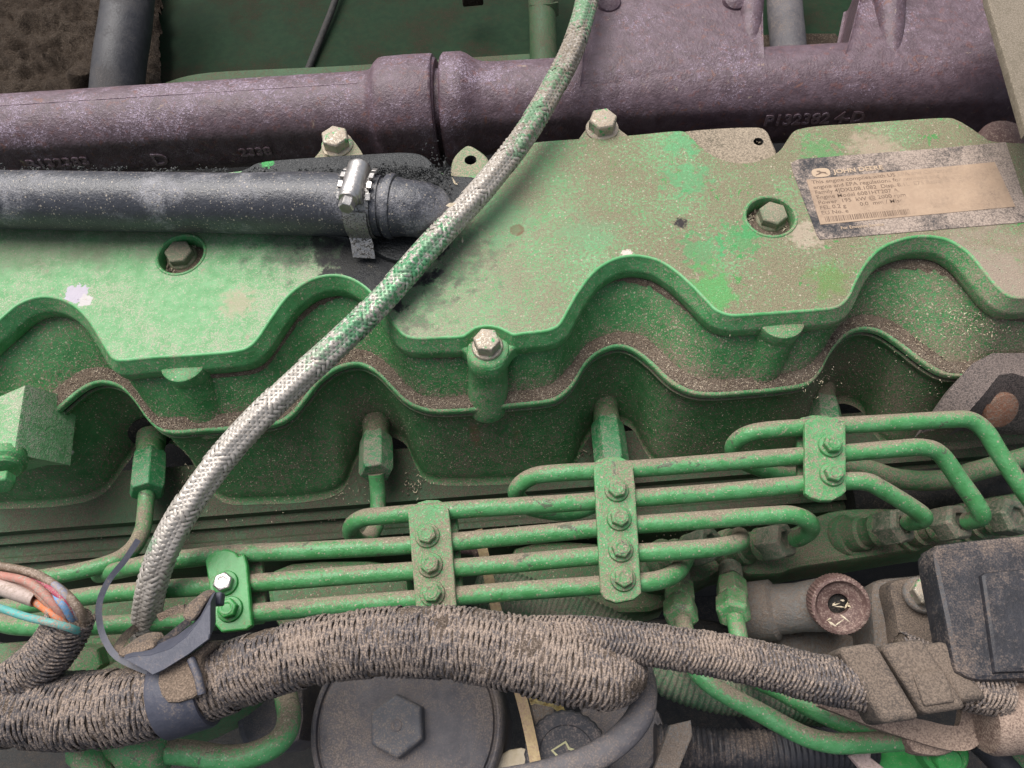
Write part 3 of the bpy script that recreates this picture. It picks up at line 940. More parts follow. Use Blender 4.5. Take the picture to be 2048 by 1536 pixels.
ZM = -26.0
M_castnum = dusty('lit_cast_numbers', (0.14, 0.088, 0.10), (0.20, 0.135, 0.155), (0.30, 0.24, 0.29), amt=0.0, up=0.3, kB=0.8, kC=0.8, rough=0.5, bump=0.2)  # lighter than the iron: light catching the raised letters, put into the colour
def pipe_between(pts_px, radii):
    c = PL(pts_px)
    return c, radii
ml = thing('exhaust_manifold', P(400, 250, ZM - 30), 'purplish rusty exhaust pipe running behind the black hose, ending in a collar', 'exhaust manifold')
pL0, pL1 = P(-260, 292, ZM), P(800, 228, ZM)
rL = 25.0
def cast_tube(p0, p1, prof, seg=72, shape=None):
    m = MB()
    ax = (p1 - p0).normalized()
    u = (Vector((0, 0, 1)) - ax * ax.z).normalized()
    b = ax.cross(u)
    rows = []
    for s, r in prof:
        rw = []
        for j in range(seg):
            th = 2 * pi * j / seg
            rr = r * (shape(th) if shape else 1.0)
            q = p0 + ax * s + (u * cos(th) + b * sin(th)) * rr
            q += (u * cos(th) + b * sin(th)) * 0.22 * mnoise.noise(q * 0.25)
            rw.append(q)
        rows.append(rw)
    m.grid(rows, True)
    return m
LL = (pL1 - pL0).length
sC = (P(752, 228, ZM) - pL0).length * 1.0
sE = (P(876, 222, ZM) - pL0).length
prof = [(i * 6.0, rL * (0.99 + 0.02 * i * 6 / sC)) for i in range(int((sC - 3) / 6))] + [(sC - 3, rL * 1.01), (sC + 0.5, rL * 1.05), (sC + 3.5, rL * 1.20), (sC + 6, rL * 1.27), (sC + 9, rL * 1.29), (sC + 20, rL * 1.30), (sE - 2, rL * 1.30), (sE - 0.4, rL * 1.28), (sE, rL * 1.24), (sE, rL * 0.9)]
m = cast_tube(pL0, pL1, prof, shape=shp)
obj('pipe', m, M_iron, ml, ang=50)
m = MB()
seam = [P(-60, 226, ZM)]
ax = (pL1 - pL0).normalized()
e1 = (Vector((0, 0, 1)) - ax * ax.z).normalized()
e2 = ax.cross(e1)
line = [pL0 + ax * s + (e1 * cos(0.03) + e2 * sin(0.03)) * (rL * (0.995 + 0.02 * s / sC) - 0.05) for s in range(0, int(sC - 4), 4)]
m.tube(line, 0.28, 6)
obj('casting_seam', m, dusty('polished_seam', (0.30, 0.22, 0.26), (0.38, 0.30, 0.34), (0.14, 0.09, 0.11), amt=0.1, kB=1.3, rough=0.5), ml)
wrap_text(ml, 'R132383', 8.6, 60, 334, ZM, pL0, pL1, rL, M_castnum, 0.2, 1.1, sx=1.22)
wrap_text(ml, 'D', 12.0, 310, 328, ZM, pL0, pL1, rL, M_castnum, 0.2, 1.1, sx=1.1)
wrap_text(ml, '2338', 8.0, 482, 310, ZM, pL0, pL1, rL, M_castnum, 0.2, 1.1, sx=1.2)

mr = thing('exhaust_manifold', P(1500, 200, ZM - 30), 'dark purple cast exhaust manifold with upright branches and raised numbers', 'exhaust manifold')
pR0, pR1 = P(882, 222, ZM), P(2300, 158, ZM)
rR = 30.0
aR = (pR1 - pR0).normalized()
sR = lambda px: (P(px, 200, ZM) - pR0).dot(aR)
prof = [(-6, rR * 0.80), (2.0, rR * 0.80), (2.4, rR * 1.02), (4, rR * 1.08), (14, rR * 1.08), (17, rR * 1.04), (22, rR * 0.93), (27, rR * 0.88), (34, rR * 0.865)]
s = 40
while s < (pR1 - pR0).length:
    prof.append((s, rR * (0.865 + 0.06 * (s / 400))))
    s += 7
m = cast_tube(pR0, pR1, prof, shape=shp)
obj('pipe', m, M_iron, mr, ang=50)
m = MB()
m.lathe(pR0 - aR * 3, aR, [(rR * 0.97, -1.2), (rR * 1.0, 0), (rR * 1.0, 1.2), (rR * 0.97, 2.2)], 64)
obj('seal_ring', m, M_iron, mr)
wrap_text(mr, 'P132382 4-D', 10.5, 1525, 250, ZM, pR0, pR1, rR * 0.89, M_castnum, 0.2, 1.1, sx=1.0)

def loft_px(secs, name, mat, parent, sub=6, ang=50, noise_amp=0.25):
    """sections: lists of points; lofted as closed rings."""
    m = MB()
    rings = [[Vector(p) for p in s_] for s_ in secs]
    rs = [spline(r_, 5, True) for r_ in rings]
    cols = list(zip(*rs))
    cols = [spline(list(c_), sub) for c_ in cols]
    rows = list(zip(*cols))
    rows = [[q + Vector((0, 0, 1)) * noise_amp * mnoise.noise(q * 0.2) for q in r_] for r_ in rows]
    m.grid([list(r_) for r_ in rows], True)
    o = len(m.v) - len(rows) * len(rows[0])
    n = len(rows[0])
    m.f.append(tuple(o + (len(rows) - 1) * n + j for j in range(n)))
    m.f.append(tuple(o + j for j in reversed(range(n))))
    return obj(name, m, mat, parent, ang=ang)

def slab_sec(xa, xb, y, z, zt, th):
    """rounded-rectangle section in the XZ plane at pixel row y: between pixel columns xa..xb, top zt, thickness th."""
    a, b = P(xa, y, z), P(xb, y, z)
    yy = (a.y + b.y) / 2
    return [Vector((a.x + 2, yy, zt)), Vector(((a.x + b.x) / 2, yy, zt + 0.6)), Vector((b.x - 2, yy, zt)), Vector((b.x, yy, zt - 4)), Vector((b.x, yy, zt - th + 4)), Vector((b.x - 2, yy, zt - th)), Vector(((a.x + b.x) / 2, yy, zt - th)), Vector((a.x + 2, yy, zt - th)), Vector((a.x, yy, zt - th + 4)), Vector((a.x, yy, zt - 4))]
loft_px([slab_sec(1158, 1530, 205, -14, -12, 34), slab_sec(1163, 1527, 172, -5, -4.5, 42), slab_sec(1168, 1524, 130, 0, 1, 46), slab_sec(1172, 1522, 60, 3, 4, 52), slab_sec(1172, 1522, -40, 5, 5.5, 56), slab_sec(1172, 1522, -140, 6, 6, 58)], 'branch', M_iron, mr)
loft_px([slab_sec(1676, 2100, 190, -14, -13, 34), slab_sec(1684, 2110, 150, -5, -4.5, 40), slab_sec(1690, 2115, 100, 0, 0.5, 46), slab_sec(1706, 2120, 40, 1, 1.5, 50), slab_sec(1725, 2130, -40, 1, 1.5, 50), slab_sec(1745, 2140, -140, 1, 1, 50)], 'branch', M_iron, mr)
def rib(px_top, w_top, px_bot, z_top, z_bot, name='rib'):
    a, b = P(px_top[0], px_top[1], z_top), P(px_bot[0], px_bot[1], z_bot)
    m = MB()
    pts = [a.lerp(b, t / 10) for t in range(11)]
    mm = MPP(px_top[0], px_top[1], z_top)
    m.tube(pts, [w_top * mm * (1 - 0.62 * (t / 10) ** 2) for t in range(11)], 20)
    return obj(name, m, M_iron, mr)
rib((1505, -60), 26, (1493, 200), 9, -11)
rib((1778, -60), 31, (1782, 165), 7, -7)
rib((1166, -60), 13, (1174, 215), 6, -16)
for a, b in ((1470, 2), (1178 + 40, 6)):
    m = MB()
    m.lathe(P(a, b, 6), (0, -0.35, 1), [(7.5, -6), (7.2, 0), (6.2, 2.2), (3, 3.6), (0.3, 4.0)], 28)
    obj('cast_boss', m, M_iron, mr)

# ------------------------------------------------------------------ background of the bay (above the engine in the picture)
ZP = -150
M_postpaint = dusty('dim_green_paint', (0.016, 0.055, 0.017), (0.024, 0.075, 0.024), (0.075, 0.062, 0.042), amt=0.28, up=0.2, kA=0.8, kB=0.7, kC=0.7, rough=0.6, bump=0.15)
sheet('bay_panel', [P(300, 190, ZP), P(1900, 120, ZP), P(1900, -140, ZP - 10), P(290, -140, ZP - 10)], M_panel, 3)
m = MB()
m.tube(PL([(692, -60, ZP + 2), (660, 30, ZP + 2), (618, 135, ZP + 2), (600, 180, ZP + 2)]), 3.0, 12)
tag(obj('door_seal', m, M_dark), 'thin black seal running diagonally down the shaded green panel', 'seal')
m = MB()
pts = spline(PL([(330, 172, -120), (420, 152, -120), (700, 138, -120), (1000, 118, -120), (1180, 108, -120)]), 6)
rows = []
for p in pts:
    rows.append([p + Vector((0, 5, -3)), p + Vector((0, 4, 0)), p + Vector((0, -6, 0.6)), p + Vector((0, -7, -3)), p + Vector((0, -7, -20))])
m.grid(rows)
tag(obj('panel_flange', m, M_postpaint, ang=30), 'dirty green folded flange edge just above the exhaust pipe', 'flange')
m = MB()
n1, n2 = 120, 84
rows = []
for j in range(n2):
    rw = []
    for i in range(n1):
        p = P(-160 + 480 * i / (n1 - 1), -120 + 340 * j / (n2 - 1), -140)
        rw.append(p + Vector((0, 0, 9 * mnoise.fractal(p * 0.05, 0.8, 2.1, 6) + 2.5 * mnoise.noise(p * 0.3))))
    rows.append(rw)
m.grid(rows)
tag(obj('soil_bank', m, M_soil, ang=80), kind='structure')
m = MB()
m.lathe(P(160, 152, -118), (0.25, 0.3, 0.9), [(9, -14), (9.5, 0), (8, 4), (4, 5.5), (0.4, 6)], 24)
tag(obj('rounded_stud', m, M_soil), 'soil-caked rounded stud beside the dark pipe at top left', 'stud')
m = MB()
m.tube(spline(PL([(232, 200, -112), (240, 120, -100), (252, 40, -92), (262, -60, -86), (270, -160, -82)]), 6), 19.5, 32)
tag(obj('coolant_pipe', m, dusty('dim_rubber', (0.022, 0.022, 0.027), (0.032, 0.032, 0.038), (0.085, 0.078, 0.075), amt=0.1, up=0.2, kA=0.9, kB=0.5, kC=0.3, rough=0.5, bump=0.15)), 'thick dark rubber pipe standing upright at the top left', 'pipe')
m = MB()
m.tube(spline(PL([(1088, 150, -118), (1086, 60, -112), (1082, -30, -108), (1080, -120, -106)]), 4), 11.0, 24)
m.lathe(P(1088, 20, -110), (0, 0.5, 0.8), [(11.8, -5), (12.2, 0), (11.8, 5)], 24)
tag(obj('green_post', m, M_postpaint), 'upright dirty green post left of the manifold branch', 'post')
m = MB()
m.box(P(945, -6, -125), (9, 0, 0), (0, 6, 0), (0, 0, 5))
tag(obj('panel_latch', m, M_soil, bevel=1.5), 'small brown latch on the shaded panel at the top edge', 'latch')
m = MB()
pts = PL([(1520, 70, -135), (1560, 66, -135), (1672, 66, -135), (1690, 92, -135), (1520, 102, -135)])
m.prism(list(reversed(pts)), (0, 0, -8), 1)
tag(obj('bay_strip', m, M_soil), 'dusty olive strip seen between the two manifold branches', 'strip')
m = MB()
m.tube(spline(PL([(1580, 150, -140), (1575, 75, -130), (1570, 20, -124), (1565, -80, -120)]), 4), 14, 24)
tag(obj('grey_tube', m, M_filter), 'dim grey tube between the two manifold branches', 'tube')
m = MB()
pts = PL([(1966, -60, 40), (1975, 0, 40), (2052, 265, 40), (2250, 265, 40), (2250, -60, 40)])
m.prism(list(reversed(pts)), (0, 0, -4), 1.0)
tag(obj('hood_beam', m, M_olive), 'dusty olive beam cutting across the top right corner', 'beam')
m = MB()
m.lathe(P(2012, 285, -10), (0, -0.2, 1), [(14, -10), (14, -1), (12.5, 1), (6, 2.4), (0.5, 2.8)], 28)
tag(obj('rubber_grommet', m, M_brown), 'brown rubber grommet behind the right end of the cover', 'grommet')

# ------------------------------------------------------------------ black breather hose, its fitting and clamp
R_H = 14.6
hc = spline(PL([(-220, 392, 15), (-60, 398, 15), (150, 402, 15), (350, 405, 15), (520, 407, 15), (640, 408, 15), (770, 412, 15)]), 8)
hc = resample(hc, 3)
m = MB()
def hr(t, th, i):
    p = hc[i]
    e = max(0, 1 - abs(i - (len(hc) - 14)) / 14)
    return R_H + 0.25 * mnoise.noise(Vector((i * 0.08, th, 2))) + 0.8 * e
m.tube(hc, hr, 48)
tag(obj('breather_hose', m, M_hose, ang=60), 'thick black rubber breather hose lying across the left of the cover', 'hose')

plate2 = thing('breather_fitting', P(780, 440, 0), 'oily black breather elbow and base plate at the end of the hose', 'fitting')
m = MB()
pts = PL([(478, 352, 3.2), (498, 334, 3.2), (530, 322, 3.2), (640, 313, 3.2), (740, 307, 3.2), (810, 304, 3.2), (848, 311, 3.2), (872, 334, 3.2), (892, 349, 3.2), (948, 354, 3.2), (960, 368, 3.2), (900, 440, 3.2), (850, 500, 3.2), (790, 520, 3.2), (700, 480, 3.2), (500, 420, 3.2)])
m.prism(list(reversed(spline(pts, 4, True))), (0, 0, -3.6), 0.9)
obj('base_plate', m, M_oily, plate2)
m = MB()
ec = spline(PL([(750, 411, 15), (790, 414, 15), (822, 417, 14.5), (846, 421, 11.5), (858, 426, 6), (860, 431, -1)]), 6)
def er(t, th, i):
    return 13.6 + 0.9 * math.exp(-((t - 0.22) / 0.06) ** 2) + 0.2 * mnoise.noise(Vector((i * 0.3, th * 2, 5)))
m.tube(ec, er, 40)
obj('elbow', m, M_hose, plate2, ang=60)
m = MB()
m.lathe(P(785, 413, 15), (P(822, 417, 15) - P(770, 413, 15)), [(13, -3.0), (15.4, -2.4), (15.9, -0.5), (15.4, 1.6), (13.5, 2.4)], 40)
obj('bead', m, M_hose, plate2)
# black crumbs of oily grime round the fitting
random.seed(11)
m = MB()
def crumb(mb, c, s, el=1.0):
    q = Matrix.Rotation(random.uniform(0, 2 * pi), 3, 'Z') @ Matrix.Rotation(random.uniform(-0.7, 0.7), 3, 'X')
    vs = [q @ Vector((x * s * el, y * s, z * s * 0.7)) * random.uniform(0.75, 1.2) for x, y, z in ((1, 0, 0), (-1, 0, 0), (0, 1, 0), (0, -1, 0), (0, 0, 1), (0, 0, -1))]
    mb.add([v + c for v in vs], [(0, 2, 4), (2, 1, 4), (1, 3, 4), (3, 0, 4), (2, 0, 5), (1, 2, 5), (3, 1, 5), (0, 3, 5)])
for _ in range(3600):
    a = random.random()
    if a < 0.40:
        px, py = random.gauss(800, 55), random.gauss(349, 9)
        z = 4.0 if py < 354 else 9
    elif a < 0.62:
        px, py = random.gauss(868, 14), random.gauss(405, 38)
        z = 4.0
    elif a < 0.75:
        px, py = random.gauss(690, 10), random.uniform(345, 380)
        z = 26
    else:
        px, py = random.uniform(-20, 900), 340 + random.gauss(0, 3.5)
        z = 16 if px < 480 else 5.0
        if mnoise.noise(Vector((px * 0.02, 1, 1))) < -0.1:
            continue
    if px > 905:
        continue
    p = P(px, py, z)
    crumb(m, p + Vector((0, 0, random.uniform(-1.2, 0.8))), random.uniform(0.2, 0.55) * random.choice([1, 1, 1, 1.7]), random.choice([1, 1, 1.8]))
tag(obj('grime', m, M_oily), 'black oily grime crumbs caked around the breather elbow', 'grime', kind='stuff')

clampt = thing('hose_clamp', P(725, 450, 0), 'shiny steel worm drive clamp around the black hose', 'hose clamp')
cc = P(729, 410, 15)
cax = (P(822, 417, 15) - P(640, 408, 15)).normalized()
cu = (Vector((0, 0, 1)) - cax * cax.z).normalized()
cb = cax.cross(cu)           # +Y side for +X axis? chosen below
if cb.y > 0:
    cb = -cb                 # towards the viewer
def ring_pt(th, r, s):
    return cc + cax * s + (cu * cos(th) + cb * sin(th)) * r
m = MB()
RB = R_H + 1.35
for s0, s1 in ((-6.4, 6.4),):
    rows = [[ring_pt(2 * pi * k / 72, r, s) for k in range(72)] for s, r in ((s0, RB - 0.7), (s0, RB), (s1, RB), (s1, RB - 0.7))]
    m.grid(rows, True)
M_band = dusty('grimy_steel_band', (0.30, 0.29, 0.28), (0.42, 0.40, 0.38), (0.05, 0.045, 0.04), amt=0.35, up=0.0, kA=0.5, kB=1.2, kC=1.2, rough=0.35, metal=1.0, bump=0.3)
band = obj('band', m, M_band, clampt)
m = MB()
for k in range(7):
    th = 1.55 + k * 0.12
    m.box(ring_pt(th, RB + 0.15, 0.6), cax * 3.2, (ring_pt(th + 0.1, RB, 0) - ring_pt(th, RB, 0)).normalized() * 0.45, Vector((cu * cos(th) + cb * sin(th)) * 0.25))
obj('worm_slots', m, M_dark, band)
# free tail of the band hanging on the viewer's side
m = MB()
tail = [ring_pt(th, RB + 0.9, 0) for th in (0.9, 1.15, 1.4, 1.65, 1.9)] + [ring_pt(1.9, RB + 0.9, 0) + Vector((0.4, -2.5 - 2.3 * k, -2.2 * k - 2)) for k in range(3)]
rows = []
for p in tail:
    rows.append([p - cax * 5.6, p + cax * 5.6])
m.grid(rows)
m.grid([[q + Vector((0, -0.5, 0.5)) for q in r] for r in rows])
obj('tail', m, M_band, clampt)
# worm housing and screw
hs, he = ring_pt(-0.62, RB + 3.6, -1.0), ring_pt(0.55, RB + 4.6, -1.0)
hd = (he - hs).normalized()
hup = (cu * cos(0.0) + cb * sin(0.0))
m = MB()
prof = []
rows = []
for s in (0, 0.8, 2, 6, 10, 14, (he - hs).length - 0.8, (he - hs).length):
    k = 0.86 if s in (0,) or s > (he - hs).length - 0.4 else 1.0
    rows.append([hs + hd * s + cax * (5.4 * k * cos(a)) + hup * (5.0 * k * sin(a) - 0.5) for a in [pi * j / 14 for j in range(15)]] + [hs + hd * s - cax * 5.4 * k - hup * 4, hs + hd * s + cax * 5.4 * k - hup * 4])
m.grid(rows, True)
m.f.append(tuple(range(len(rows[0]))))
m.f.append(tuple(len(rows[0]) * (len(rows) - 1) + j for j in reversed(range(len(rows[0])))))
obj('worm_housing', m, M_bright, clampt, ang=45)
m = MB()
for s in (-7.2, 6.6):
    for k in range(4):
        th = -0.55 + 0.34 * k
        m.box(ring_pt(th, RB + 0.9, s), cax * 1.2, (ring_pt(th + 0.1, RB, 0) - ring_pt(th, RB, 0)).normalized() * 1.7, (cu * cos(th) + cb * sin(th)) * 0.9)
obj('saddle_tabs', m, M_bright, clampt, bevel=0.2)
m = MB()
m.lathe(he + hup * 0.6, hd, [(3.0, -1), (4.6, 0.2), (4.8, 1.0), (4.4, 1.9), (3.0, 2.1)], 28)
sc = obj('screw', m, M_bright, clampt)
m = MB()
m.lathe(he + hup * 0.6, hd, [(3.7, 1.8), (3.7, 6.6), (3.3, 7.3), (2.0, 7.4)], hexr=6, phase=0.2)
obj('hex_head', m, M_bright, sc, ang=25, bevel=0.2)

# ------------------------------------------------------------------ woven sleeves
def braid(center, R, n, pitch, width, amp, per=10, nv=4, twill=True, jit=0.0, crown=0.25, seed=1, Rf=None):
    """two families of flat strands wound over a core: real over-and-under weave."""
    step = pitch / (n * per / 2.0)
    c = resample(center, step)
    fr = frames(c)
    m = MB()
    N = len(c)
    a = 2 * pi / pitch
    for d in (1, -1):
        for k in range(n):
            rows = []
            for i in range(N):
                s = i * step
                js = jit * mnoise.noise(Vector((s * 0.12, k * 3.1 + d * 50, seed)))
                th = d * (a * s + js) + 2 * pi * k / n
                q = n * a * s / pi
                if twill:
                    if d > 0:
                        arg = pi * q / 2 + pi * k + pi / 4
                        of = cos(arg)
                    else:
                        arg = pi * k - pi * q / 2 + pi / 4
                        of = -cos(arg)
                else:
                    of = d * cos(pi * q)
                of = max(-1, min(1, of * 1.5))
                Rr = R if Rf is None else R * Rf(i / N)
                r = Rr + amp * of + (jit * 0.6 * mnoise.noise(Vector((s * 0.3, k * 2.0, seed + 3))) if jit else 0)
                t, u, b = fr[i]
                rad = u * cos(th) + b * sin(th)
                tan = -u * sin(th) + b * cos(th)
                dirv = (t + tan * (d * a * Rr)).normalized()
                sid = dirv.cross(rad)
                row_ = []
                for j in range(nv):
                    w_ = (j / (nv - 1) - 0.5) * 2
                    row_.append(c[i] + rad * (r + crown * (1 - w_ * w_)) + sid * (w_ * width * 0.5))
                rows.append(row_)
            m.grid(rows)
    return m

# braided steel hose
HB = [(1186, -70, 24), (1172, 10, 23), (1148, 90, 22), (1112, 165, 20), (1070, 238, 18), (1020, 310, 16), (965, 378, 14), (915, 432, 13), (862, 490, 12), (800, 560, 10), (735, 630, 8.5), (668, 695, 8), (590, 765, 7), (515, 838, 6),
      (448, 912, 3), (393, 985, 0), (350, 1055, -4), (322, 1115, -9), (303, 1175, -16), (294, 1230, -26), (292, 1280, -40), (296, 1310, -60)]
hb = spline(PL(HB), 8)
R_B = 5.7
steel_patches = []
for (a, b, z, r, s) in [(855, 500, 18, 11, 1.0), (815, 545, 16, 10, 1.0), (770, 590, 14, 8, 0.9), (722, 640, 14, 9, 0.9), (690, 665, 14, 8, 0.8), (1065, 225, 24, 7, 0.9), (1100, 150, 26, 7, 0.8), (1165, 20, 28, 10, 0.9), (1045, 290, 22, 5, 0.8), (640, 700, 14, 6, 0.6), (905, 455, 20, 5, 0.7), (305, 1085, -4, 3, 0.8)]:
    steel_patches.append((P(a, b, z), r, (0.045, 0.25, 0.10), dict(dist=2.0, soft=0.3, scale=420, s=s * 0.65, rough=0.45)))
ys = P(1000, 300, 15).y
M_braid = dusty('braided_steel', (0.38, 0.345, 0.305), (0.48, 0.44, 0.40), (0.20, 0.165, 0.125), amt=0.08, up=0.0, kA=0.3, kB=0.9, kC=0.5, rough=0.42, metal=0.35, bump=0.12,
                patches=steel_patches, grad=[(1, P(300, 1200, -20).y, ys, 0.24), (1, P(900, 450, 12).y, P(900, 250, 12).y, 0.30)])
bh = thing('braided_hose', P(292, 1280, -45), 'silver braided hose with green paint flecks sweeping diagonally across the engine', 'hose')
m = MB()
m.tube(resample(hb, 3), R_B - 0.35, 24)
obj('core', m, M_loomcore, bh)
tag(obj('braid', braid(hb, R_B, 11, 28.5, 1.85, 0.34, per=12, nv=4, crown=0.44, jit=0.06), M_braid, bh, ang=70), kind='stuff')

# ------------------------------------------------------------------ injector fittings
def injector(px, py, qx, qy, zt, zb, label, wpx=64):
    a, b = P(px, py, zt), P(qx, qy, zb)
    ax = (b - a)
    L = ax.length
    ax.normalize()
    r = wpx * 0.5 * MPP(qx, qy, zb)
    t = thing('injector_fitting', b, label, 'fitting', 'injector fittings along the head')
    m = MB()
    pr = [(r * 0.80, -14)]
    for k in range(5):
        pr += [(r * 0.92, 0.5 + k * 1.5), (r * 0.84, 1.2 + k * 1.5)]
    pr += [(r * 0.9, L * 0.38)]
    m.lathe(a, ax, pr, 32)
    obj('threaded_body', m, M_head, t)
    m = MB()
    m.lathe(a, ax, [(r * 0.9, L * 0.33), (r * 1.08, L * 0.40), (r * 1.12, L * 0.55), (r * 1.12, L * 0.93), (r * 0.98, L), (r * 0.5, L)], hexr=6, phase=0.52)
    obj('hex_nut', m, M_nut, t, ang=25, bevel=0.5)
    m = MB()
    m.lathe(a, ax, [(r * 1.35, -4.0), (r * 1.45, -2.0), (r * 1.25, -1.0), (r * 0.9, -0.6)], 32)
    obj('rubber_seal', m, M_gasket, t)
    return b, ax
M_nut = dusty('worn_green_nut', (0.022, 0.16, 0.055), (0.05, 0.20, 0.08), (0.22, 0.19, 0.15), amt=0.18, up=0.2, kA=0.7, kB=1.2, kC=0.8, rough=0.42, bump=0.2)
injector(303, 872, 294, 986, -80, -68, 'worn green injector fitting left of the braided hose')
injector(752, 838, 752, 948, -80, -68, 'green injector fitting just right of the braided hose')
injector(1208, 800, 1225, 935, -80, -66, 'green injector fitting partly behind the four-bolt line clamp')
injector(1640, 768, 1655, 880, -80, -66, 'dark injector fitting partly behind the two-bolt clamp at right')

# ------------------------------------------------------------------ injection lines
LINES = [
    ('lowest left green injection line bending from the leftmost fitting', [(293, 975, -69), (290, 1020, -68), (284, 1062, -65), (262, 1100, -60), (215, 1127, -55), (110, 1150, -52), (-60, 1174, -50)]),
    ('green injection line topmost of the bundle, bending down at far right', [(1655, 880, -66), (1650, 925, -72), (1580, 950, -70), (1500, 930, -56), (1468, 905, -45), (1472, 884, -37), (1500, 867, -31), (1550, 859, -28), (1650, 852, -28), (1800, 843, -28), (1900, 838, -29), (1940, 840, -30), (1970, 862, -32), (2000, 910, -36), (2050, 985, -42), (2090, 1040, -50)]),
    ('second green injection line, hooked at its left end, near the four-bolt clamp', [(1225, 935, -66), (1222, 985, -72), (1150, 1022, -68), (1070, 1018, -56), (1036, 995, -46), (1036, 974, -37), (1065, 953, -31), (1115, 945, -28), (1235, 938, -28), (1450, 925, -28), (1650, 911, -28), (1790, 898, -28), (1845, 895, -29), (1880, 908, -32), (1915, 955, -38), (1962, 1025, -46), (1948, 1040, -54), (1930, 1043, -60)]),
    ('third green injection line, hooked at its left end above the three-bolt clamp', [(752, 948, -68), (756, 995, -74), (752, 1050, -75), (728, 1085, -64), (706, 1072, -50), (704, 1052, -39), (728, 1036, -31), (775, 1031, -28), (857, 1024, -28), (1050, 1011, -28), (1235, 997, -28), (1450, 984, -28), (1650, 968, -28), (1725, 964, -28), (1762, 978, -30), (1840, 1026, -40), (1842, 1040, -46), (1815, 1045, -58)]),
    ('fourth green injection line, ending in a hook at the right', [(200, 1150, -70), (270, 1134, -38), (320, 1124, -30), (380, 1118, -28), (460, 1109, -28), (650, 1099, -28), (857, 1086, -28), (1050, 1070, -28), (1235, 1054, -28), (1400, 1043, -28), (1540, 1033, -28), (1585, 1032, -29), (1615, 1043, -33), (1622, 1060, -42), (1605, 1074, -52), (1590, 1080, -60)]),
    ('fifth green injection line, passing under the middle clamps', [(-60, 1222, -44), (60, 1208, -40), (200, 1190, -32), (330, 1178, -28), (460, 1168, -28), (650, 1155, -28), (857, 1141, -28), (1050, 1126, -28), (1235, 1111, -28), (1350, 1103, -28), (1440, 1094, -30), (1478, 1084, -38), (1480, 1072, -52), (1470, 1075, -64)]),
    ('sixth green injection line, lowest of the clamped bundle', [(-40, 1190, -70), (-20, 1230, -50), (20, 1250, -36), (100, 1254, -30), (220, 1250, -28), (340, 1240, -28), (460, 1229, -28), (650, 1213, -28), (865, 1197, -28), (1050, 1181, -28), (1240, 1168, -28), (1310, 1163, -29), (1350, 1148, -36), (1370, 1120, -50), (1372, 1110, -66)]),
]
for lab, path in LINES:
    m = MB()
    c = resample(spline(PL(path), 8), 1.6)
    sd0 = len(lab) * 1.7
    c = [q + Vector((0, mnoise.noise(Vector((q.x * 0.012, sd0, 0))), mnoise.noise(Vector((q.x * 0.012, 0, sd0))))) * 0.9 for q in c]
    m.tube(c, lambda t, th, i: 4.05 + 0.10 * mnoise.noise(Vector((i * 0.07, cos(th), sd0))), 22)
    tag(obj('injection_line', m, M_pipe, ang=60), lab, 'fuel line', 'green injection lines')

# ------------------------------------------------------------------ line clamps
def line_clamp(px_pts, bolts, label, mat, top=-21.4, bright=None):
    t = thing('line_clamp', P(*px_pts[0], -32), label, 'clamp', 'clamps holding the injection lines')
    pts = PL([(a, b, top) for a, b in px_pts])
    ar = sum(pts[i].x * pts[(i + 1) % len(pts)].y - pts[(i + 1) % len(pts)].x * pts[i].y for i in range(len(pts)))
    if ar < 0:
        pts.reverse()
    m = MB()
    m.prism(pts, (0, 0, -2.6), 0.7)
    obj('plate', m, mat, t, ang=30)
    c = sum(pts, Vector()) / len(pts)
    m = MB()
    low = [c + (p - c) * 1.04 + Vector((1.6, 5.2, -11.5)) for p in pts]
    m.prism(low, (0, 0, -2.6), 0.7)
    obj('back_plate', m, M_clamp, t, ang=30)
    for i, (a, b) in enumerate(bolts):
        o = bolt(t, P(a, b, top), (0.03, -0.03, 1), 4.2, 3.6, 5.4, (bright if bright and i == 0 else mat), mat, phase=random.uniform(0, 1), fh=1.3)
        m = MB()
        cc_ = P(a, b, top) + Vector((0.03, -0.03, 1)) * 4.8
        m.lathe(cc_, (0.03, -0.03, 1), [(2.6, 0), (2.6, 0.35), (2.0, 0.35), (1.6, 0.05)], 20)
        obj('head_dimple', m, (bright if bright and i == 0 else mat), o)
        m = MB()
        m.lathe(P(a, b, top), (0, 0, 1), [(2.6, -13), (2.6, 0.2)], 16)
        obj('shank', m, M_dark, o)
    return t
line_clamp([(410, 1122), (416, 1110), (432, 1101), (452, 1098), (468, 1103), (476, 1112), (488, 1108), (494, 1130), (504, 1250), (492, 1259), (442, 1264), (430, 1250)], [(452, 1167), (461, 1219)], 'bright green line clamp with one shiny bolt near the plastic clip', M_clean, bright=M_bright)
line_clamp([(815, 1022), (822, 1014), (840, 1009), (862, 1009), (878, 1016), (886, 1014), (897, 1016), (902, 1060), (913, 1212), (903, 1220), (842, 1222), (831, 1212)], [(855, 1072), (861, 1131), (865, 1188)], 'green line clamp with three bolts above the wiring loom', M_clamp)
line_clamp([(1187, 934), (1196, 926), (1215, 921), (1240, 921), (1254, 928), (1266, 930), (1271, 980), (1283, 1186), (1268, 1199), (1232, 1206), (1210, 1198), (1201, 1184)], [(1233, 981), (1238, 1038), (1241, 1100), (1246, 1158)], 'long green line clamp with four bolts in a row', M_clamp)
line_clamp([(1609, 846), (1617, 838), (1640, 833), (1668, 834), (1682, 840), (1692, 842), (1693, 982), (1684, 991), (1664, 1001), (1640, 1001), (1620, 994), (1610, 986)], [(1660, 893), (1663, 950)], 'short green line clamp with two bolts at the right', M_clamp)

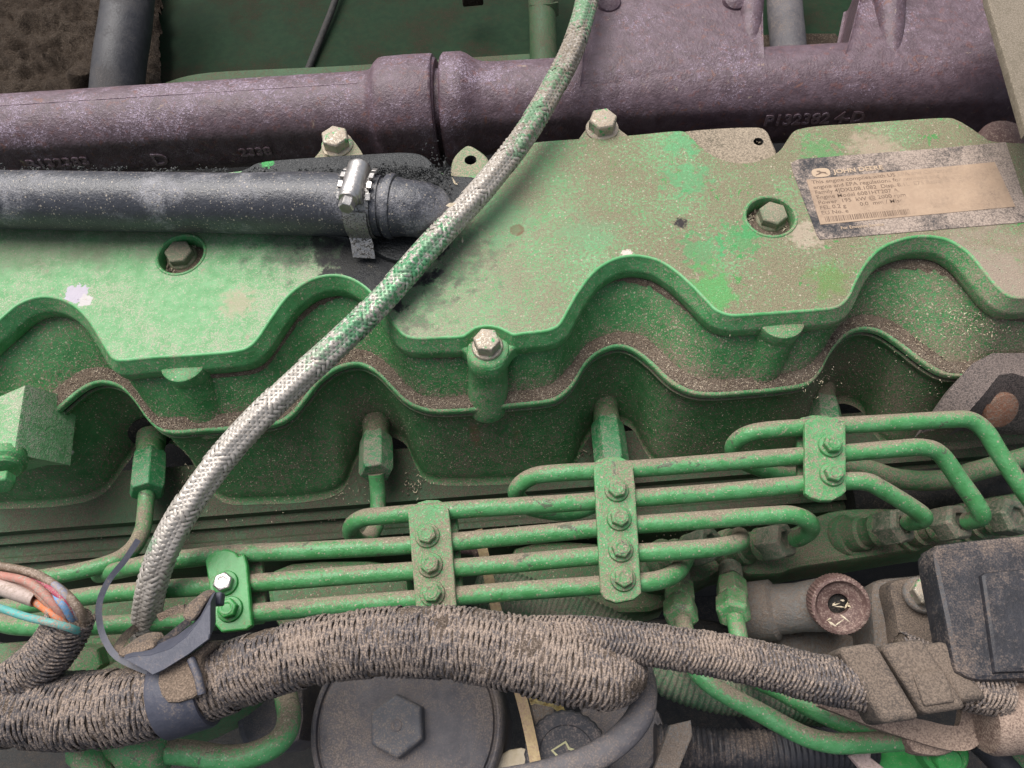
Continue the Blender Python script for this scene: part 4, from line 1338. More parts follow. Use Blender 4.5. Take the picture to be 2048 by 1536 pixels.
# ------------------------------------------------------------------ injection pump with its delivery valves
pump = thing('injection_pump', P(1700, 1090, -130), 'green injection pump casting with a row of outlet nuts at the right', 'pump')
m = MB()
pts = PL([(a, b, -84) for a, b in [(1270, 1110), (1400, 1085), (1560, 1062), (1660, 1022), (1760, 1014), (1880, 1018), (1990, 990), (2200, 970), (2200, 1060), (2000, 1078), (1862, 1094), (1720, 1118), (1600, 1136), (1560, 1148), (1500, 1150), (1478, 1142), (1440, 1144), (1410, 1160), (1360, 1166), (1300, 1160)]])
m.prism(list(reversed(spline(pts, 4, True))), (0, 0, -34), 3)
obj('casting', m, M_green_dirty, pump)
M_nut2 = dusty('dusty_pump_nut', (0.09, 0.135, 0.085), (0.15, 0.19, 0.13), (0.20, 0.16, 0.125), amt=0.24, up=0.25, kB=1.0, kC=0.8, rough=0.45, bump=0.2, metal=0.3)
for (bx, by, tx, ty) in [(1330, 1120, 1425, 1085), (1462, 1100, 1572, 1080), (1694, 1072, 1808, 1050), (1815, 1062, 1922, 1043), (1935, 1048, 2036, 1032)]:
    a, b = P(bx, by, -86), P(tx, ty, -60)
    ax = b - a
    L = ax.length
    ax.normalize()
    m = MB()
    m.lathe(a, ax, [(10.5, -3), (10.8, 1.0), (10.2, 2.2), (8.6, 2.6), (8.4, L * 0.30), (7.0, L * 0.34), (7.0, L * 0.5), (8.2, L * 0.55), (8.0, L * 0.66)], 32)
    o = obj('delivery_valve', m, M_green_dirty, pump)
    m = MB()
    m.lathe(a, ax, [(8.0, L * 0.60), (9.2, L * 0.68), (9.2, L * 0.95), (8.0, L * 1.02), (4.6, L * 1.02), (4.4, L * 0.94)], hexr=6, phase=0.35)
    obj('outlet_nut', m, M_nut2, o, ang=25, bevel=0.5)
# fuel fittings on the front of the pump
def fuel_fitting(px, py, label, path):
    t = thing('fuel_fitting', P(px, py, -62), label, 'fitting', 'fuel fittings under the pump')
    a, b = P(px - 4, py - 48, -80), P(px + 2, py + 38, -56)
    ax = (b - a)
    L = ax.length
    ax.normalize()
    pr = []
    for k in range(6):
        pr += [(5.8, -3 + k * 1.6), (5.0, -2.2 + k * 1.6)]
    m = MB()
    m.lathe(a, ax, pr, 24)
    obj('threaded_stem', m, M_nut2, t)
    m = MB()
    m.lathe(a, ax, [(6.0, L * 0.25), (7.6, L * 0.30), (7.6, L * 0.66), (6.6, L * 0.68)], hexr=6, phase=0.1)
    obj('hex_nut', m, M_clamp, t, ang=25, bevel=0.5)
    m = MB()
    m.lathe(a, ax, [(6.4, L * 0.66), (8.1, L * 0.72), (8.1, L * 0.98), (6.6, L * 1.04), (3, L * 1.04)], hexr=6, phase=0.5)
    obj('hex_nut', m, M_clamp, t, ang=25, bevel=0.5)
    m = MB()
    m.tube(resample(spline([b - ax * 4] + PL(path), 8), 1.8), 4.0, 20)
    obj('fuel_pipe', m, M_pipe, t)
fuel_fitting(1360, 1198, 'green fuel fitting and bent pipe nearest the long clamp', [(1372, 1270, -52), (1382, 1320, -50), (1400, 1350, -49), (1440, 1382, -47), (1520, 1425, -44), (1600, 1468, -42), (1650, 1484, -42), (1700, 1487, -42), (1850, 1478, -42)])
fuel_fitting(1465, 1192, 'green fuel fitting and pipe nearest the brown knurled ring', [(1476, 1265, -54), (1486, 1325, -54), (1502, 1352, -54), (1560, 1382, -52), (1640, 1425, -48), (1720, 1455, -46), (1850, 1462, -46)])

# grey shut-off housing with the knurled ring
hous = thing('shutoff_housing', P(1600, 1230, -110), 'dirty grey cylinder housing left of the brown ring', 'housing')
m = MB()
a, b = P(1490, 1225, -92), P(1690, 1205, -70)
ax = (b - a).normalized()
L = (b - a).length
m.lathe(a, ax, [(6, -8), (13.5, -6), (14.5, 0), (14.5, L * 0.30), (12.0, L * 0.34), (11.5, L * 0.55), (12.5, L * 0.8), (12.5, L)], 40)
obj('barrel', m, M_grey, hous)
m = MB()
m.prism(list(reversed(spline(PL([(1480, 1240, -98), (1560, 1245, -98), (1650, 1262, -98), (1740, 1280, -98), (1745, 1330, -98), (1640, 1330, -98), (1540, 1310, -98), (1490, 1290, -98)]), 4, True))), (0, 0, -20), 2)
obj('base', m, M_grey, hous)
m = MB()
for k in range(26):
    crumb(m, P(1515 + k * 3.6 + random.uniform(-3, 3), 1263 + k * 0.2 + random.uniform(-5, 5), -97), random.uniform(1.0, 2.3))
obj('weld_beads', m, M_grey, hous)
ring = thing('knurled_ring', P(1680, 1210, -60), 'reddish brown knurled ring with straw bits in its hole', 'knob')
rc = P(1682, 1212, -52)
rax = (ROT @ Vector((-0.12, 0.05, 1))).normalized()
m = MB()
rr = 58 * MPP(1682, 1212, -52)
nk = 96
rows = []
_, u_, b_ = basis(rax)
for r_, h_ in [(0.86, -9), (1.0, -8), (1.0, -1.0), (0.97, 0), (0.86, 0.2), (0.80, -1.2), (0.74, -2.2), (0.40, -3.0), (0.36, -3.4), (0.36, -8)]:
    rows.append([rc + rax * h_ + (u_ * cos(2 * pi * j / nk) + b_ * sin(2 * pi * j / nk)) * rr * (r_ * (1.0 if r_ < 0.9 else (1.0 + (0.018 if j % 2 else -0.012)))) for j in range(nk)])
m.grid(rows, True)
obj('ring', m, M_brown, ring, ang=30)
m = MB()
m.lathe(rc, rax, [(rr * 0.355, -6), (rr * 0.33, -5.8)], 28)
obj('hub', m, M_dark, ring)

# ------------------------------------------------------------------ wiring loom
M_cake = dusty('caked_loom_dirt', (0.085, 0.066, 0.052), (0.13, 0.10, 0.08), (0.23, 0.18, 0.145), amt=0.3, up=0.2, kA=0.6, kB=0.9, kC=0.9, rough=0.95, bump=0.8, spec=0.1)
def loom(name, path, rad, n, pitch, width, label, Rf=None, seed=1, jit=0.34, cap_end=False):
    c = spline(PL(path), 10)
    t = thing(name, P(path[len(path) // 2][0], path[len(path) // 2][1], path[len(path) // 2][2] - rad), label, 'wiring loom')
    m = MB()
    cc_ = resample(c, 0.9)
    nn = len(cc_)
    def cake(tt, th, i):
        q = cc_[i] + Vector((0, cos(th), sin(th))) * rad
        return (rad - 0.42) * (Rf(i / nn) if Rf else 1.0) + 0.95 * mnoise.noise(q * 0.11 + Vector((seed, 0, 0))) + 0.45 * mnoise.noise(q * 0.45) + 0.3 * mnoise.noise(q * 1.2)
    m.tube(cc_, cake, 64)
    obj('core', m, M_cake, t, ang=80)
    tag(obj('woven_sleeve', braid(c, rad, n, pitch, width, 0.42, per=26, nv=4, twill=True, jit=jit, crown=0.46, seed=seed, Rf=Rf), M_loom, t, ang=75), kind='stuff')
    return t, c
endf = lambda t: 1.0 if t < 0.93 else max(0.25, math.sqrt(max(0.0, 1 - ((t - 0.93) / 0.07) ** 2)))
loom('main_wiring_loom', [(-120, 1404, -6), (-40, 1406, -6), (60, 1416, -6), (180, 1420, -6), (300, 1402, -5), (420, 1368, -4), (540, 1325, -3), (680, 1292, -3), (830, 1282, -3), (960, 1292, -3), (1080, 1318, -4), (1180, 1340, -6), (1290, 1352, -10)], 13.0, 7, 14.0, 1.25,
     'thick dusty black woven wiring loom running along the bottom', Rf=lambda t: endf(t) * (1.0 + 0.06 * sin(t * 9) + 0.10 * math.exp(-((t - 0.03) / 0.08) ** 2)), seed=2)
loom('branch_wiring_loom', [(1060, 1270, -2), (1160, 1272, -1), (1260, 1284, -1), (1360, 1298, -2), (1460, 1315, -3), (1560, 1338, -4), (1640, 1358, -5), (1730, 1372, -6)], 8.3, 8, 12.5, 1.1,
     'thinner woven wiring loom branching right to the brown connector', Rf=lambda t: 0.80 + 0.22 * t, seed=5)
loom('upper_wiring_loom', [(10, 1380, -2), (50, 1352, 2), (95, 1312, 6), (125, 1270, 10), (142, 1232, 14)], 8.6, 8, 12.5, 1.1,
     'short woven loom branch with coloured wires coming out at left', seed=8, Rf=lambda t: 1.0 - 0.06 * t)
loom('right_wiring_loom', [(1790, 1310, -8), (1860, 1340, -8), (1930, 1368, -8), (2000, 1380, -10)], 9.0, 8, 12.5, 1.1, 'woven loom sleeve between the brown connector and black box', seed=9)

# coloured wires fanning out of the upper loom
def wire_mat(name, c, d=0.15):
    return dusty(name, tuple(x * 0.85 for x in c), c, (0.28, 0.22, 0.18), amt=d, up=0.25, kA=0.7, kB=1.1, kC=0.8, rough=0.5, bump=0.15, coarse=60)
WIRES = [
    ('brown', (0.17, 0.12, 0.085), 1.7, [(-60, 1126, 12), (0, 1133, 14), (50, 1142, 16), (85, 1155, 18), (122, 1180, 19), (152, 1210, 18), (167, 1238, 13), (166, 1275, 2)], 'dusty brown wire, outermost of the bundle at left'),
    ('taupe', (0.13, 0.10, 0.085), 1.5, [(-60, 1132, 10), (0, 1141, 12), (48, 1150, 14), (84, 1163, 16), (118, 1187, 17), (146, 1215, 16), (160, 1245, 10), (160, 1275, 2)], 'dark taupe wire just inside the outermost brown wire'),
    ('pink', (0.42, 0.18, 0.14), 1.6, [(-60, 1142, 16), (0, 1151, 18), (45, 1160, 20), (75, 1176, 21), (105, 1206, 20), (128, 1236, 16), (138, 1265, 8)], 'faded pink wire in the middle of the bundle at left'),
    ('salmon', (0.36, 0.16, 0.11), 1.4, [(-60, 1150, 13), (0, 1159, 15), (42, 1168, 17), (72, 1184, 18), (100, 1213, 18), (122, 1240, 14), (132, 1268, 6)], 'dusty salmon wire lying along the pale sheath'),
    ('crimson', (0.34, 0.05, 0.09), 1.2, [(50, 1156, 14), (85, 1168, 18), (110, 1184, 20), (132, 1207, 19), (148, 1235, 14), (152, 1268, 4)], 'thin crimson wire in the bundle at left'),
    ('grey', (0.24, 0.24, 0.30), 1.4, [(62, 1150, 14), (97, 1163, 18), (122, 1180, 20), (142, 1206, 18), (155, 1236, 13), (157, 1270, 3)], 'grey wire next to the crimson wire at left'),
    ('blue', (0.12, 0.28, 0.50), 1.3, [(95, 1180, 17), (120, 1203, 20), (134, 1222, 18), (145, 1246, 13), (148, 1275, 4)], 'short light blue wire at the mouth of the loom'),
    ('orange', (0.62, 0.17, 0.06), 1.6, [(45, 1192, 13), (75, 1206, 16), (100, 1224, 18), (124, 1246, 17), (142, 1266, 12), (146, 1285, 3)], 'bright orange wire coming out of the pale sheath'),
    ('amber', (0.45, 0.25, 0.04), 1.2, [(50, 1186, 13), (80, 1197, 15), (102, 1212, 15), (124, 1236, 12), (135, 1262, 4)], 'thin amber wire behind the orange wire'),
    ('teal', (0.10, 0.36, 0.33), 1.45, [(-60, 1198, 18), (0, 1216, 20), (50, 1233, 22), (100, 1245, 23), (140, 1256, 20), (156, 1264, 14), (160, 1280, 4)], 'dusty teal wire, lowest of the bundle at left'),
]
for nm, col_, r_, pth, lab in WIRES:
    m = MB()
    m.tube(resample(spline(PL(pth), 8), 1.2), r_, 14)
    tag(obj(nm + '_wire', m, wire_mat(nm + '_insulation', col_)), lab, 'wire', 'wires fanning out of the loom at left')
m = MB()
sp = spline(PL([(-60, 1158, 17), (0, 1174, 17), (40, 1187, 17), (72, 1198, 16.5)]), 6)
m.tube(sp, 3.1, 28, cap=False)
fr_ = frames(sp)
e0, (t0, u0, b0) = sp[-1], fr_[-1]
m.grid([[e0 + (u0 * cos(2 * pi * j / 28) + b0 * sin(2 * pi * j / 28)) * 3.1 for j in range(28)], [e0 + (u0 * cos(2 * pi * j / 28) + b0 * sin(2 * pi * j / 28)) * 2.5 for j in range(28)], [e0 - t0 * 8 + (u0 * cos(2 * pi * j / 28) + b0 * sin(2 * pi * j / 28)) * 2.4 for j in range(28)]], True)
tag(obj('cable_sheath', m, wire_mat('pale_sheath', (0.46, 0.36, 0.32), 0.1)), 'cut pale pinkish sheath around the orange wire', 'sheath')

# plastic saddle clip and its strap
clip = thing('loom_clip', P(370, 1400, -20), 'dusty black plastic saddle clip strapped on the thick loom', 'clip')
m = MB()
face = PL([(246, 1318, 13), (262, 1312, 13), (300, 1309, 14), (340, 1296, 15), (372, 1272, 16), (396, 1242, 17), (413, 1210, 18), (421, 1204, 18), (421, 1268, 17), (418, 1280, 17), (378, 1310, 16), (330, 1340, 15), (306, 1352, 14), (290, 1342, 14)])
ar = (face[0] - face[5]).cross(face[9] - face[5])
m.prism(list(reversed(face)), (-1.5, 5.5, -7), 0.5)
obj('saddle', m, M_clip, clip, ang=30)
m = MB()
lip = PL([(234, 1312, 10), (246, 1296, 10), (275, 1282, 10), (302, 1282, 11), (308, 1296, 11), (290, 1306, 11), (258, 1316, 10)])
m.prism(list(reversed(spline(lip, 3, True))), (0, 4, -7), 1.0)
obj('lip', m, M_clipdirt, clip)
m = MB()
lip = PL([(364, 1236, 14), (372, 1212, 14.5), (396, 1194, 15), (414, 1197, 15.5), (406, 1216, 15.5), (386, 1244, 14)])
m.prism(list(reversed(spline(lip, 3, True))), (0, 4, -7), 1.0)
obj('lip', m, M_clipdirt, clip)
m = MB()
neck = PL([(316, 1346, 11.5), (380, 1308, 12), (418, 1282, 12), (420, 1296, 11.5), (400, 1322, 11.5), (404, 1384, 11.5), (334, 1406, 11.5)])
m.prism(list(reversed(spline(neck, 3, True))), (0, 2, -12), 1.2)
obj('neck', m, M_clipdirt, clip)
m = MB()
ca = P(372, 1384, -4.5)
cax2 = (P(440, 1358, -4) - P(310, 1398, -5)).normalized()
cu2 = (Vector((0, 0, 1)) - cax2 * cax2.z).normalized()
cb2 = cax2.cross(cu2)
rows = []
for s_, r_ in ((-8.6, 13.2), (-8.6, 14.9), (-7.6, 15.4), (7.6, 15.4), (8.6, 14.9), (8.6, 13.2)):
    rows.append([ca + cax2 * s_ + (cu2 * cos(2 * pi * j / 60) + cb2 * sin(2 * pi * j / 60)) * r_ for j in range(60)])
m.grid(rows, True)
obj('strap', m, M_clip, clip, ang=30)
m = MB()
m.tube(PL([(382, 1318, 13), (396, 1352, 13.5), (404, 1388, 12)]), 1.5, 10)
obj('strap_rib', m, M_clip, clip)
# cable tie with its long tail
tie = thing('cable_tie', P(250, 1300, 0), 'thin black cable tie with a long curved tail beside the braided hose', 'cable tie')
def flat_strip(path, wv, th, m=None):
    m = m or MB()
    c = resample(spline(PL(path), 8), 1.5)
    rows = []
    for i, p in enumerate(c):
        d = (c[min(i + 1, len(c) - 1)] - c[max(i - 1, 0)]).normalized()
        ray = (CAM - p).normalized()
        sd_ = d.cross(ray).normalized()
        nr = sd_.cross(d).normalized()
        rows.append([p - sd_ * wv / 2 - nr * th / 2, p + sd_ * wv / 2 - nr * th / 2, p + sd_ * wv / 2 + nr * th / 2, p - sd_ * wv / 2 + nr * th / 2])
    m.grid(rows, True)
    n_ = len(m.v)
    m.f.append((n_ - 4, n_ - 3, n_ - 2, n_ - 1))
    return m
obj('tail', flat_strip([(276, 1080, 4), (250, 1120, 6), (218, 1160, 7), (199, 1205, 8), (200, 1250, 8), (214, 1288, 8), (240, 1318, 8), (300, 1345, 7)], 2.3, 1.2), M_clip, tie, ang=30)
obj('loop', flat_strip([(240, 1308, 6), (238, 1292, 4), (256, 1268, -14), (280, 1250, -30)], 3.4, 1.2), M_clipdirt, tie, ang=30)
obj('loop', flat_strip([(318, 1290, 8), (345, 1268, 8), (372, 1246, 8), (385, 1236, 8)], 2.6, 1.4), M_plastic, tie, ang=30)
obj('loop', flat_strip([(318, 1235, -6), (345, 1222, -2), (372, 1216, 4)], 3.0, 1.2), M_clipdirt, tie, ang=30)
m = MB()
hcn = P(431, 1199, 6)
m.box(hcn, (3.0, 0, 0), (0, 2.4, 0), (0, 0, 2.2))
obj('head', m, M_clip, tie, bevel=0.6)

# connector on the branch loom
con = thing('loom_connector', P(1760, 1370, -18), 'brown dusty two-part plastic connector on the branch loom', 'connector')
ca, cd_ = P(1745, 1368, -6), (P(1860, 1350, -6) - P(1690, 1375, -6)).normalized()
cn = Vector((0, 0, 1))
cs = cn.cross(cd_).normalized()
M_con = dusty('caked_connector', (0.05, 0.042, 0.038), (0.075, 0.062, 0.055), (0.15, 0.115, 0.09), amt=0.5, up=0.2, kA=0.8, kB=0.6, kC=0.35, rough=0.8, bump=0.3)
skew = cd_ * -3.5
for (off, hl, hw, hh, nm) in [(-1.0, 7.0, 13.5, 9.5, 'collar'), (15.5, 8.0, 12.5, 9.0, 'shell'), (27, 5.5, 10.5, 8, 'shell')]:
    m = MB()
    m.box(ca + cd_ * off, cd_ * hl, cs * hw + skew, cn * hh)
    obj(nm, m, M_con, con, bevel=2.2)
m = MB()
m.box(ca + cd_ * 17 + cs * -4.5 + cn * 9.2, cd_ * 5.6, cs * 5.4, cn * 1.2)
obj('latch', m, M_con, con, bevel=0.9)

# ------------------------------------------------------------------ right side: black box, bracket, bolt
box = thing('solenoid_box', P(2000, 1230, -30), 'black dusty plastic box at the right edge', 'box')
m = MB()
pts = PL([(a, b, 4) for a, b in [(1866, 1120), (1870, 1098), (1892, 1086), (2060, 1068), (2240, 1050), (2240, 1350), (2060, 1358), (1965, 1362), (1925, 1350), (1908, 1330), (1890, 1240)]])
m.prism(list(reversed(spline(pts, 4, True))), (0, 0, -13), 2.0)
obj('shell', m, M_plastic, box)
m = MB()
pts = PL([(a, b, 6.0) for a, b in [(1962, 1150), (1972, 1144), (2060, 1136), (2240, 1120), (2240, 1330), (2060, 1344), (1990, 1346)]])
m.prism(list(reversed(pts)), (0, 0, -4), 1.5)
obj('raised_panel', m, M_plastic, box)
cyl = thing('brown_canister', P(2000, 1430, -40), 'smooth brown dusty canister with bracket in the lower right corner', 'canister')
m = MB()
a, b = P(1948, 1420, -22), P(2260, 1392, -22)
m.lathe(a, (b - a), [(10, 0), (15.0, 0.6), (16.2, 2.5), (16.4, 6), (16.4, (b - a).length)], 48)
obj('body', m, M_brownbox, cyl)
m = MB()
c = spline(PL([(1640, 1400, -34), (1700, 1420, -33), (1760, 1440, -32), (1840, 1462, -31), (1900, 1476, -30), (1935, 1470, -28), (1946, 1430, -26), (1950, 1380, -24)]), 6)
fr_ = frames(c)
rows = []
for i, p in enumerate(c):
    t_, u_, b_ = fr_[i]
    d = t_
    ray = Vector((0, 0, 1))
    sd_ = d.cross(ray).normalized()
    k = min(1, 0.55 + i / len(c))
    rows.append([p + sd_ * 4.2 * k, p + sd_ * 4.4 * k + ray * 0.8, p - sd_ * 4.4 * k + ray * 0.8, p - sd_ * 4.2 * k, p - sd_ * 4.2 * k - ray * 4, p + sd_ * 4.2 * k - ray * 4])
m.grid(rows, True)
obj('bracket', m, M_brownbox, cyl, ang=30)
m = MB()
m.prism(list(reversed(spline(PL([(1818, 1474, -34), (1900, 1476, -34), (1912, 1480, -34), (1912, 1500, -34), (1880, 1512, -34), (1836, 1508, -34), (1818, 1492, -34)]), 3, True))), (0, 0, -8), 1.5)
obj('foot', m, M_brownbox, cyl)
hb2 = thing('grey_bolted_housing', P(1800, 1230, -90), 'dirty grey casting with one bolt between ring and black box', 'housing')
m = MB()
m.prism(list(reversed(spline(PL([(1742, 1180, -72), (1760, 1158, -72), (1830, 1150, -72), (1900, 1140, -72), (1960, 1140, -72), (1960, 1330, -72), (1840, 1340, -72), (1760, 1320, -72), (1745, 1260, -72)]), 4, True))), (0, 0, -40), 3)
obj('casting', m, M_grey, hb2)
m = MB()
m.prism(list(reversed(spline(PL([(1778, 1170, -60), (1800, 1156, -60), (1880, 1152, -60), (1902, 1200, -60), (1900, 1320, -60), (1830, 1325, -60), (1800, 1290, -60), (1790, 1230, -60)]), 4, True))), (0, 0, -14), 3)
obj('web', m, M_con, hb2)
bolt(hb2, P(1842, 1190, -58), (0.1, 0.05, 1), 6.4, 5, 8.2, M_bolt, M_grey)
# lifting bracket at the right of the cover
lift = thing('lifting_bracket', P(1960, 790, -60), 'grey dusty lifting bracket with a rusty bolt at the right edge', 'bracket')
m = MB()
secs = []
top_ = PL([(1840, 866, -40), (1868, 825, -36), (1905, 772, -31), (1945, 727, -28), (1985, 706, -27), (2060, 706, -27), (2250, 720, -27)])
mid_ = PL([(1905, 850, -42), (1930, 832, -38), (1968, 788, -33), (1998, 750, -30), (2025, 746, -30), (2070, 760, -30), (2250, 790, -30)])
low_ = PL([(1912, 858, -60), (1938, 846, -60), (1985, 850, -60), (2010, 852, -60), (2040, 854, -60), (2080, 854, -60), (2250, 854, -60)])
m.grid([[p + Vector((0, 0, -8)) for p in top_], top_, mid_, low_, [p + Vector((0, 0, -10)) for p in low_]])
obj('arm', m, dusty('grey_dusty_steel', (0.075, 0.062, 0.058), (0.10, 0.085, 0.08), (0.17, 0.135, 0.12), amt=0.45, up=0.35, kB=0.8, kC=1.0, rough=0.8, bump=0.4), lift, ang=30)
m = MB()
m.lathe(P(1996, 818, -47), Vector((0.15, -0.75, 0.65)), [(9.0, -3), (9.4, 1.5), (8.6, 3.0), (4, 4.4), (0.3, 4.6)], 28)
obj('rusty_bolt', m, dusty('rusty_bolt_head', (0.17, 0.075, 0.045), (0.22, 0.10, 0.06), (0.18, 0.13, 0.10), amt=0.25, rough=0.7, bump=0.3), lift)

# left fitting block
lb = thing('corner_fitting', P(20, 960, -40), 'pale green square block fitting with a bolt at the left edge', 'fitting')
m = MB()
tp = PL([(-130, 860, -12), (-60, 800, -12), (0, 790, -12), (50, 768, -12), (28, 908, -12), (-20, 908, -12), (-110, 930, -12)])
m.prism(list(reversed(tp)), (5, 7, -34), 1.5)
obj('block', m, M_lid, lb, ang=30)
m = MB()
a, b = P(14, 912, -18), P(6, 958, -14)
m.lathe(a, (b - a), [(6.5, -2), (8.8, 0), (8.8, 5), (7.4, 6.5), (7.6, 8.0), (6.6, 9.0)], 32)
nt = obj('collar', m, M_rim, lb)
m = MB()
m.lathe(b, (b - a), [(5.2, -1), (5.4, 3.8), (4.6, 4.6)], hexr=6, phase=0.2)
obj('bolt_head', m, M_rim, nt, ang=25, bevel=0.4)

# ------------------------------------------------------------------ lower middle: filter cap, oil cap, strip, loop
filt = thing('filter_cap', P(812, 1480, -110), 'large round dusty grey filter cap with a hexagon in the middle', 'filter')
fc = P(812, 1448, -60)
fr0 = 198 * MPP(812, 1448, -60)
m = MB()
m.lathe(fc, (0, 0, 1), [(fr0 * 1.0, -60), (fr0 * 1.0, -9), (fr0 * 1.0, -5), (fr0 * 0.985, -2.5), (fr0 * 0.965, -0.8), (fr0 * 0.945, -0.3), (fr0 * 0.925, -0.8), (fr0 * 0.915, -2.6), (fr0 * 0.895, -2.4), (fr0 * 0.88, -0.6), (fr0 * 0.84, 0.0), (fr0 * 0.5, 0.6), (0.5, 0.8)], 96)
obj('cap', m, M_filter, filt, ang=40)
m = MB()
hcx = P(797, 1452, -58)
m.lathe(hcx, (0, 0, 1), [(13.2, -2), (12.8, 4.2), (11.8, 5.2), (0.5, 5.3)], hexr=6, phase=0.03)
hx = obj('hexagon', m, dusty('filter_hex', (0.075, 0.075, 0.085), (0.095, 0.095, 0.105), (0.18, 0.15, 0.13), amt=0.18, up=0.1, rough=0.6, bump=0.15), filt, ang=25, bevel=0.5)
m = MB()
m.lathe(hcx + Vector((0, 0, 5.2)), (0, 0, 1), [(2.6, 0), (2.4, 0.35), (1.8, 0.5), (0.8, 0.1), (0.2, 0)], 20)
obj('centre_mark', m, M_filter, hx)
cap = thing('oil_filler_cap', P(1130, 1500, -80), 'ribbed black filler cap with a pale yellow oil can symbol', 'cap')
oc = P(1134, 1512, -50)
orr = 82 * MPP(1134, 1512, -50)
m = MB()
nk = 60
rows = []
for r_, h_ in [(1.03, -22), (1.03, -4), (0.98, -0.5), (0.93, 0.3), (0.70, 0.4), (0.69, 0.0), (0.67, 0.3), (0.02, 0.4)]:
    rows.append([oc + Vector((cos(2 * pi * j / nk) * orr * r_ * (1 + (0.03 if (j % 2 and r_ > 0.95) else 0)), sin(2 * pi * j / nk) * orr * r_ * (1 + (0.03 if (j % 2 and r_ > 0.95) else 0)), h_)) for j in range(nk)])
m.grid(rows, True)
obj('cap_body', m, dusty('dusty_black_cap', (0.05, 0.05, 0.058), (0.065, 0.063, 0.07), (0.19, 0.155, 0.14), amt=0.22, up=0.15, kA=0.6, kB=0.6, kC=0.6, rough=0.65, bump=0.1), cap, ang=30)
M_sym = dusty('pale_yellow_print', (0.46, 0.44, 0.24), (0.55, 0.52, 0.30), (0.30, 0.26, 0.18), amt=0.05, rough=0.6, bump=0.05)
m = MB()
def poly_band(px, wv, z, m):
    pts = PL([(a, b, z) for a, b in px])
    rows = []
    for i, p in enumerate(pts):
        d1 = (p - pts[max(i - 1, 0)])
        d2 = (pts[min(i + 1, len(pts) - 1)] - p)
        d1 = d1.normalized() if d1.length > 0 else d2.normalized()
        d2 = d2.normalized() if d2.length > 0 else d1
        nn = Vector((-(d1 + d2).y, (d1 + d2).x, 0)).normalized()
        rows.append([p - nn * wv / 2, p + nn * wv / 2])
    m.grid(rows)
poly_band([(1112, 1516), (1113, 1510), (1104, 1501), (1131, 1484), (1138, 1497), (1147, 1500), (1158, 1506)], 1.0, -49.3, m)
poly_band([(1127, 1511), (1131, 1515), (1138, 1513)], 0.9, -49.3, m)
obj('oil_can_symbol', m, M_sym, cap)
strip = obj('yellow_strip', flat_strip([(955, 1060, -44), (968, 1110, -44), (985, 1190, -44), (1010, 1280, -44), (1036, 1372, -44), (1056, 1450, -44), (1078, 1560, -44)], 4.6, 0.8), M_yellow, ang=30)
tag(strip, 'flat yellowed strip slanting down past the round filter cap', 'strip')
m = MB()
lf = [[P(1054 + 52 * i / 6 + 8 * j / 3, 1396 + 12 * i / 6 + (j - 1) * 9 - 6 * abs(j - 1.5) * (0.4 if i in (0, 6) else 1), -36 + 2.2 * sin(i * 1.9 + j * 2.1)) for i in range(9)] for j in range(4)]
m.grid(lf)
m.grid([[p + Vector((0, 0, -0.35)) for p in r] for r in lf])
tag(obj('dry_leaf', m, dusty('dry_leaf', (0.50, 0.38, 0.14), (0.62, 0.50, 0.24), (0.35, 0.24, 0.13), amt=0.1, up=0, kB=1.2, rough=0.7, bump=0.3), ang=60), 'small crumpled yellow dry leaf under the thick loom', 'leaf')
m = MB()
lc = resample(spline(PL([(1276, 1330, -26), (1288, 1375, -22), (1282, 1425, -20), (1255, 1465, -20), (1215, 1498, -20), (1165, 1525, -20), (1080, 1552, -20), (980, 1570, -22)]), 8), 2)
fr_ = frames(lc)
rows = []
for p, (t_, u_, b_) in zip(lc, fr_):
    sd_ = t_.cross(Vector((0, 0, 1))).normalized()
    up_ = sd_.cross(t_)
    rows.append([p + sd_ * 5.2 * cos(2 * pi * j / 24) + up_ * 3.0 * sin(2 * pi * j / 24) for j in range(24)])
m.grid(rows, True)
tag(obj('flat_loop_hose', m, M_filter, ang=60), 'flattened dusty grey loop of hose curling over the filler cap', 'hose')

# ------------------------------------------------------------------ things low in the bay
def corrugated(name, path, r, pitch, mat, label, cat='conduit', depth=0.5):
    c = resample(spline(PL(path), 8), pitch / 4)
    m = MB()
    m.tube(c, lambda t, th, i: r + depth * cos(2 * pi * i / 4), 28)
    return tag(obj(name, m, mat, ang=80), label, cat)
M_conduit = dusty('dusty_green_conduit', (0.06, 0.15, 0.075), (0.085, 0.19, 0.095), (0.20, 0.18, 0.135), amt=0.35, up=0.25, kA=0.7, kB=0.9, kC=0.9, rough=0.7, bump=0.4)
corrugated('green_conduit', [(960, 1170, -82), (1050, 1200, -80), (1150, 1235, -78), (1260, 1290, -76), (1340, 1345, -74), (1420, 1372, -74), (1520, 1385, -76), (1640, 1400, -82)], 11.0, 2.4, M_conduit, 'dusty green ribbed conduit passing under the loom')
corrugated('black_conduit', [(1310, 1490, -72), (1400, 1497, -72), (1520, 1502, -70), (1640, 1500, -70), (1740, 1490, -74)], 8.5, 2.4, M_plastic, 'dark ribbed conduit low at the bottom right')
m = MB()
m.prism(list(reversed(PL([(1340, 1450, -50), (1382, 1440, -50), (1386, 1470, -50), (1350, 1560, -50), (1300, 1560, -50)]))), (0, 0, -5), 0.8)
tag(obj('grey_strap', m, M_grey), 'grey metal strap crossing the dark ribbed conduit', 'strap')
m = MB()
m.prism(list(reversed(PL([(1700, 1512, -58), (1722, 1498, -58), (1745, 1494, -58), (1742, 1515, -58), (1800, 1560, -58), (1740, 1560, -58)]))), (0, 0, -3), 0.6)
tag(obj('pale_bracket', m, wire_mat('pale_bracket_paint', (0.52, 0.38, 0.35), 0.1)), 'small pale pinkish bracket at the bottom right edge', 'bracket')
m = MB()
